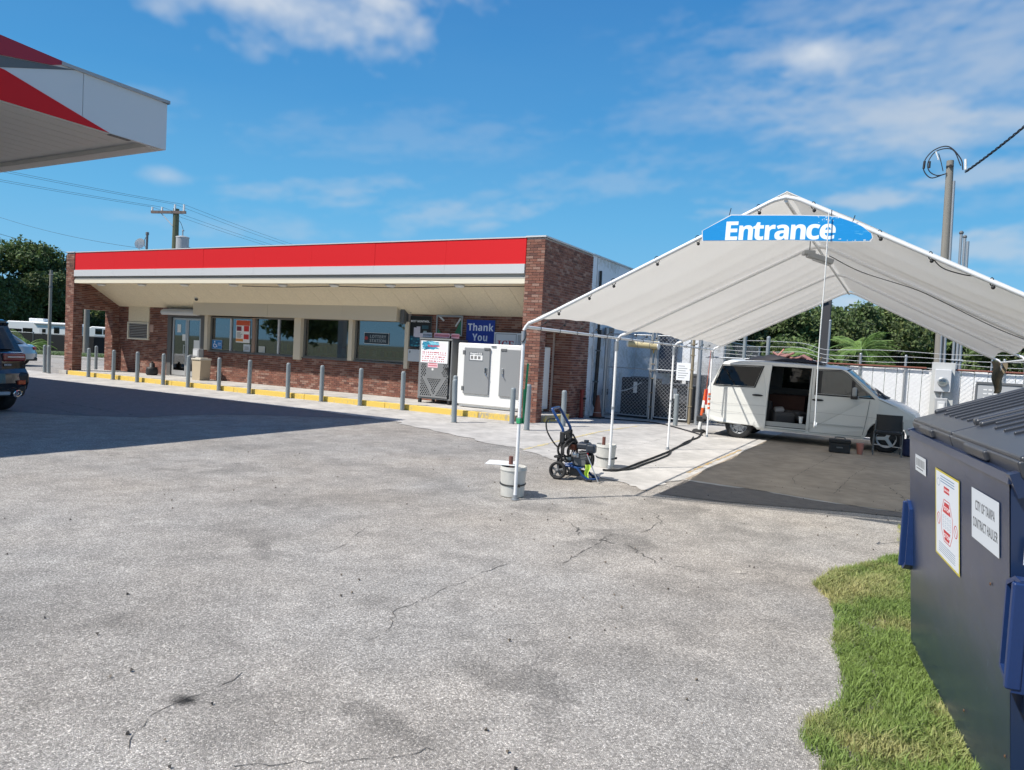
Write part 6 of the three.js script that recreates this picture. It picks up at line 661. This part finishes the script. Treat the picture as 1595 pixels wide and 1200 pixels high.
{
  const D = [.1, .155, .04], Mi = [.125, .185, .05], Lg = [.1, .16, .04];
  [['dark tree behind the fence left of the tent gap, above the van rear', -10.2, -45.5, 5.6, 3.4, D], ['dense dark tree showing under the tent edge above the sliding door', -6.6, -46.5, 5.0, 3.2, D], ['broad dark tree with a bare branch at the middle of the tent gap', -3.4, -49.5, 5.5, 3.2, D], ['tallest tree with loose crown under the tent peak', -.2, -51.0, 5.7, 3.2, Mi], ['dark tree behind the wooden pole, right of the tent gap', 3.4, -52.5, 6.0, 3.7, D], ['dark green tree at the far right behind the tent corner', 7.2, -54, 6.2, 3.8, D], ['small dark tree close behind the fence at the right', 4.2, -36, 4.2, 2.3, D]].forEach(([l, x, z, h, r, c]) => tree(l, x, z, h, r, c, { n: 4300, s: .85 }));
  [['big dark oak at the left edge above the motorhomes', -77, -38.5, 11.2, 5.2, D], ['tall dark tree behind the black suv at the left edge', -75.5, -33, 10.8, 4.9, D], ['lower dark tree right of the big oak behind the thin pole', -80, -45.5, 6.6, 3.6, D], ['dark low tree directly behind the motorhome', -79, -40, 7.0, 4.2, D]].forEach(([l, x, z, h, r, c], i) => tree(l, x, z, h, r, c, { n: i < 2 ? 6500 : 4500, s: 1.15, flat: 1.5 }));
  [['light green tree seen through the arch, at its left', -81.5, -47, 5.2, 3.2, Lg], ['light green tree seen through the arch behind the white truck', -75, -48, 4.5, 2.8, Lg]].forEach(([l, x, z, h, r, c]) => tree(l, x, z, h, r, c, { n: 3600, s: 1.2 }));
  [['dark tree across the lot mirrored in the windows beside the door', -44, 9, 8, 4], ['dark tree across the lot mirrored in the middle store windows', -33, 15, 8.5, 4], ['dark tree across the lot mirrored in the rightmost store window', -21, 24, 9, 4.5]].forEach(([l, x, z, h, r]) => tree(l, x, z, h, r, D, { n: 1500, s: 1.9 }));
  // undergrowth along the boundary fence
  const N = 9000, m = new THREE.InstancedMesh(LG[1], leafMat, N), M4 = new THREE.Matrix4(), q = new THREE.Quaternion(), col = new THREE.Color(); seed = 99;
  for (let i = 0; i < N; i++) { const x = rr(-4.4, 9.5), z = -22.2 - 7 * rnd() * rnd(), h = (.6 + 1.7 * vn(x * .7, z * .5, 4)) * (x < -3.6 ? 1.2 : .72); q.setFromEuler(new THREE.Euler(rnd() * 6, rnd() * 6, rnd() * 6)); const s = rr(.6, 1.1); M4.compose(V(x, h * Math.pow(rnd(), .6), z), q, V(s, s, s)); m.setMatrixAt(i, M4); const k = rr(.6, 1.3); col.setRGB(.045 * k, .08 * k, .018 * k); m.setColorAt(i, col); }
  m.name = 'undergrowth'; scene.add(m); stuff(m);
  const N2 = 9000, m2 = new THREE.InstancedMesh(LG[1], leafMat, N2); for (let i = 0; i < N2; i++) { const x = rr(-24, 24), z = -57 - 6 * rnd(), h = 2.6 + 1.4 * vn(x * .3, 3, 4); q.setFromEuler(new THREE.Euler(rnd() * 6, rnd() * 6, rnd() * 6)); M4.compose(V(x, h * rnd(), z), q, V(2, 2, 2)); m2.setMatrixAt(i, M4); const k = rr(.6, 1.3); col.setRGB(.035 * k, .06 * k, .016 * k); m2.setColorAt(i, col); } m2.name = 'treeline'; scene.add(m2); stuff(m2);
  const N3 = 8000, m3 = new THREE.InstancedMesh(LG[1], leafMat, N3); for (let i = 0; i < N3; i++) { const t = rnd(), x = mix(-88, -58, t) + rr(-3, 3), z = mix(-22, -58, t) + rr(-3, 3), h = 2.4 + 2.6 * vn(x * .25, z * .2, 4); q.setFromEuler(new THREE.Euler(rnd() * 6, rnd() * 6, rnd() * 6)); M4.compose(V(x - 7, h * rnd(), z - 5), q, V(2, 2, 2)); m3.setMatrixAt(i, M4); const k = rr(.6, 1.3); col.setRGB(.04 * k, .07 * k, .018 * k); m3.setColorAt(i, col); } m3.name = 'treeline'; m3.name = numbered('treeline') === 'treeline' ? 'treeline_001' : 'treeline_001'; scene.add(m3); stuff(m3);
  // palms and bushy fans
  const frond = (L, droop, m) => { const g = [], q = []; for (let i = 0; i <= 12; i++) { const t = i / 12; q.push([t * L, L * (.55 * t - droop * t * t), 0]); } g.push(tube(q, .012, 20, 4)); for (let i = 2; i <= 26; i++) for (const s of [1, -1]) { const t = i / 26.8, x = t * L, y = L * (.55 * t - droop * t * t), l = L * .34 * Math.sin(Math.PI * (.15 + .8 * t)); g.push(grid(1, 3, (u, v) => [x + v * l * .55, y - v * v * l * .5 + (u - .5) * .006, s * v * l * .8 + (u - .5) * .011 * (1 - v * .8)])); } return mg(g); };
  const fg = [frond(1.25, .75), frond(1.1, 1.0), frond(1.2, .45)], fm = [[.2, .34, .07], [.14, .26, .05], [.25, .38, .09]].map(([r, g, b]) => new THREE.MeshPhysicalMaterial({ color: C(r, g, b), roughness: .7, transmission: .25, thickness: 0, side: THREE.DoubleSide }));
  const palm = (label, x, z, h, sc, n = 20, nm = 'palm_tree') => { seed = 40 + Math.round(x * 7); const o = thing(nm, label, 'palm', [x, 0, z]); part('trunk', o, mat(.2, .17, .13, .95), h > .5 ? bar([0, 0, 0], [.05, h, 0], .11 * sc, 10, .08 * sc) : cyl(.12, .08, .3, 0, .15, 0, 10)); for (let i = 0; i < n; i++) { const f = part('frond', o, fm[i % 3], fg[i % 3]); f.position.set(.05, h, 0); f.rotation.set(0, i * 2.4 + rr(-.2, .2), rr(-.3, .9) * (i % 2 ? 1 : .6), 'YZX'); f.scale.setScalar(sc * rr(.8, 1.1)); } };
  palm('bright green palm with two pale trunks right of the thin grey pole', -1.75, -35.6, 2.6, 1.2, 30); palm('shorter palm close against the bright palm, its trunk pale', -1.15, -35.9, 2.0, .85, 20); palm('green palm half hidden behind the dark post above the van', -3.55, -32.5, 2.2, 1.05, 22); palm('spiky palm bush at the foot of the black screened fence', -53.3, -27.6, .35, 1.3, 26, 'palm_bush');
}
{
  // grass patch by the dumpster
  const edge = [[.1, -9.4], [.12, -8.9], [.1, -8.35], [.12, -7.9], [-.04, -7.24], [-.39, -6.57], [-.47, -6.1], [-.32, -5.76], [-.25, -5.35], [-.26, -4.94], [-.18, -4.55], [-.13, -4.25], [-.18, -3.92], [-.3, -3.73], [-.26, -3.51], [-.17, -3.36], [-.1, -3], [0, -2.4], [0, -1.5]];
  const ex = (z) => { for (let i = 1; i < edge.length; i++) if (z <= edge[i][1]) { const a = edge[i - 1], b = edge[i]; return mix(a[0], b[0], clamp((z - a[1]) / (b[1] - a[1]))); } return 0; };
  struct('grass_soil', mat(.2, .17, .1, 1, { map: speckTex }), flat([...edge.map(([x, z]) => [x + .2 + .05 * vn(z * 6, 3), z]), [4, -1.5], [4, -9.4]], .01, 1));
  seed = 5; const bl = (n, s) => { const p = [], nn = [], ix = []; for (let i = 0; i < n; i++) { const a = rnd() * 6.283, x = rr(-.03, .03), z = rr(-.03, .03), h = rr(.035, .085) * s, w = rr(.0018, .0034), le = rr(.25, 1.1) * h, dx = Math.cos(a), dz = Math.sin(a), o = p.length / 3; const pts = [[x - dz * w, 0, z + dx * w], [x + dz * w, 0, z - dx * w], [x + dx * le * .35 - dz * w * .8, h * .6, z + dz * le * .35 + dx * w * .8], [x + dx * le * .35 + dz * w * .8, h * .6, z + dz * le * .35 - dx * w * .8], [x + dx * le, h * .95, z + dz * le]]; for (const v of pts) { p.push(...v); nn.push(0, 1, 0); } ix.push(o, o + 1, o + 3, o, o + 3, o + 2, o + 2, o + 3, o + 4); } const g = new THREE.BufferGeometry(); g.setAttribute('position', new THREE.Float32BufferAttribute(p, 3)); g.setAttribute('normal', new THREE.Float32BufferAttribute(nn, 3)); g.setIndex(ix); g.computeVertexNormals(); return g; };
  const gm = new THREE.MeshPhysicalMaterial({ color: 0xffffff, roughness: .7, transmission: .3, thickness: 0, side: THREE.DoubleSide }), M4 = new THREE.Matrix4(), q = new THREE.Quaternion(), col = new THREE.Color(), N = 38000, m = new THREE.InstancedMesh(bl(10, .68), gm, N);
  for (let i = 0; i < N; i++) { let x, z, d; for (let t = 0; t < 12; t++) { z = rr(-9.1, -2.3); const e = ex(z), w = i % 7 ? .85 + (z + 9) * .07 : 3.4; d = w * Math.pow(rnd(), .9); if (i % 11 === 0) d = -.1 * rnd() * rnd(); x = e + d + .07; const lump = .35 * vn(x * 5, z * 5, 3) + .65 * rnd(), bare = vn(x * 2.2 + 7, z * 2.2, 8); if (d < .12 && lump < (d < 0 ? .62 : .5)) continue; if (z < -8 && (d > .9 || lump < .52)) continue; if (z > -8 && z < -7.5 && d < .3) continue; if (bare < .22 && rnd() < .6) continue; break; }
    q.setFromEuler(new THREE.Euler(rr(-.25, .25), rnd() * 6.283, rr(-.25, .25))); const s = rr(.7, 1.25) * (.75 + .5 * vn(x * 3, z * 3, 5)) * (d < .2 ? .8 : 1); M4.compose(V(x, .008, z), q, V(s * 1.1, s, s * 1.1)); m.setMatrixAt(i, M4);
    const dry = clamp((fbm(x * 2.6, z * 2.6, 6, 3) - .46) * 3.5 + (rnd() - .5) * .5 + (z < -7.9 ? .5 : 0)), k = rr(.75, 1.25); col.setRGB(mix(.19, .43, dry) * k, mix(.28, .4, dry) * k, mix(.05, .16, dry) * k); m.setColorAt(i, col); }
  m.name = 'grass'; m.castShadow = m.receiveShadow = true; scene.add(m); stuff(m);
  const N4 = 6000, v = new THREE.InstancedMesh(bl(8, 2.6), gm, N4); for (let i = 0; i < N4; i++) { const t = rnd(), x = mix(-70, -30, t), z = mix(-13, -35, t) - 4 * rnd(); q.setFromEuler(new THREE.Euler(0, rnd() * 6, 0)); M4.compose(V(x, 0, z), q, V(2.5, 1, 2.5)); v.setMatrixAt(i, M4); const k = rr(.8, 1.2); col.setRGB(.1 * k, .17 * k, .035 * k); v.setColorAt(i, col); } v.name = 'verge_grass'; scene.add(v); stuff(v);
  // loose dry leaves and grit on the asphalt
  const gr = []; seed = 61; for (let i = 0; i < 260; i++) { const z = rr(-12, -1.6), x = rr(-9, .2) * (i % 3 ? 1 : .4); if (x > ex(z)) continue; const s = rr(.004, .014); gr.push(T(new THREE.TetrahedronGeometry(s), x, .006 + s * .3, z, rnd() * 3, rnd() * 3)); } stuff(part('grit', scene, mat(.16, .13, .1, .9), mg(gr)));
}

renderer.render(scene, camera);
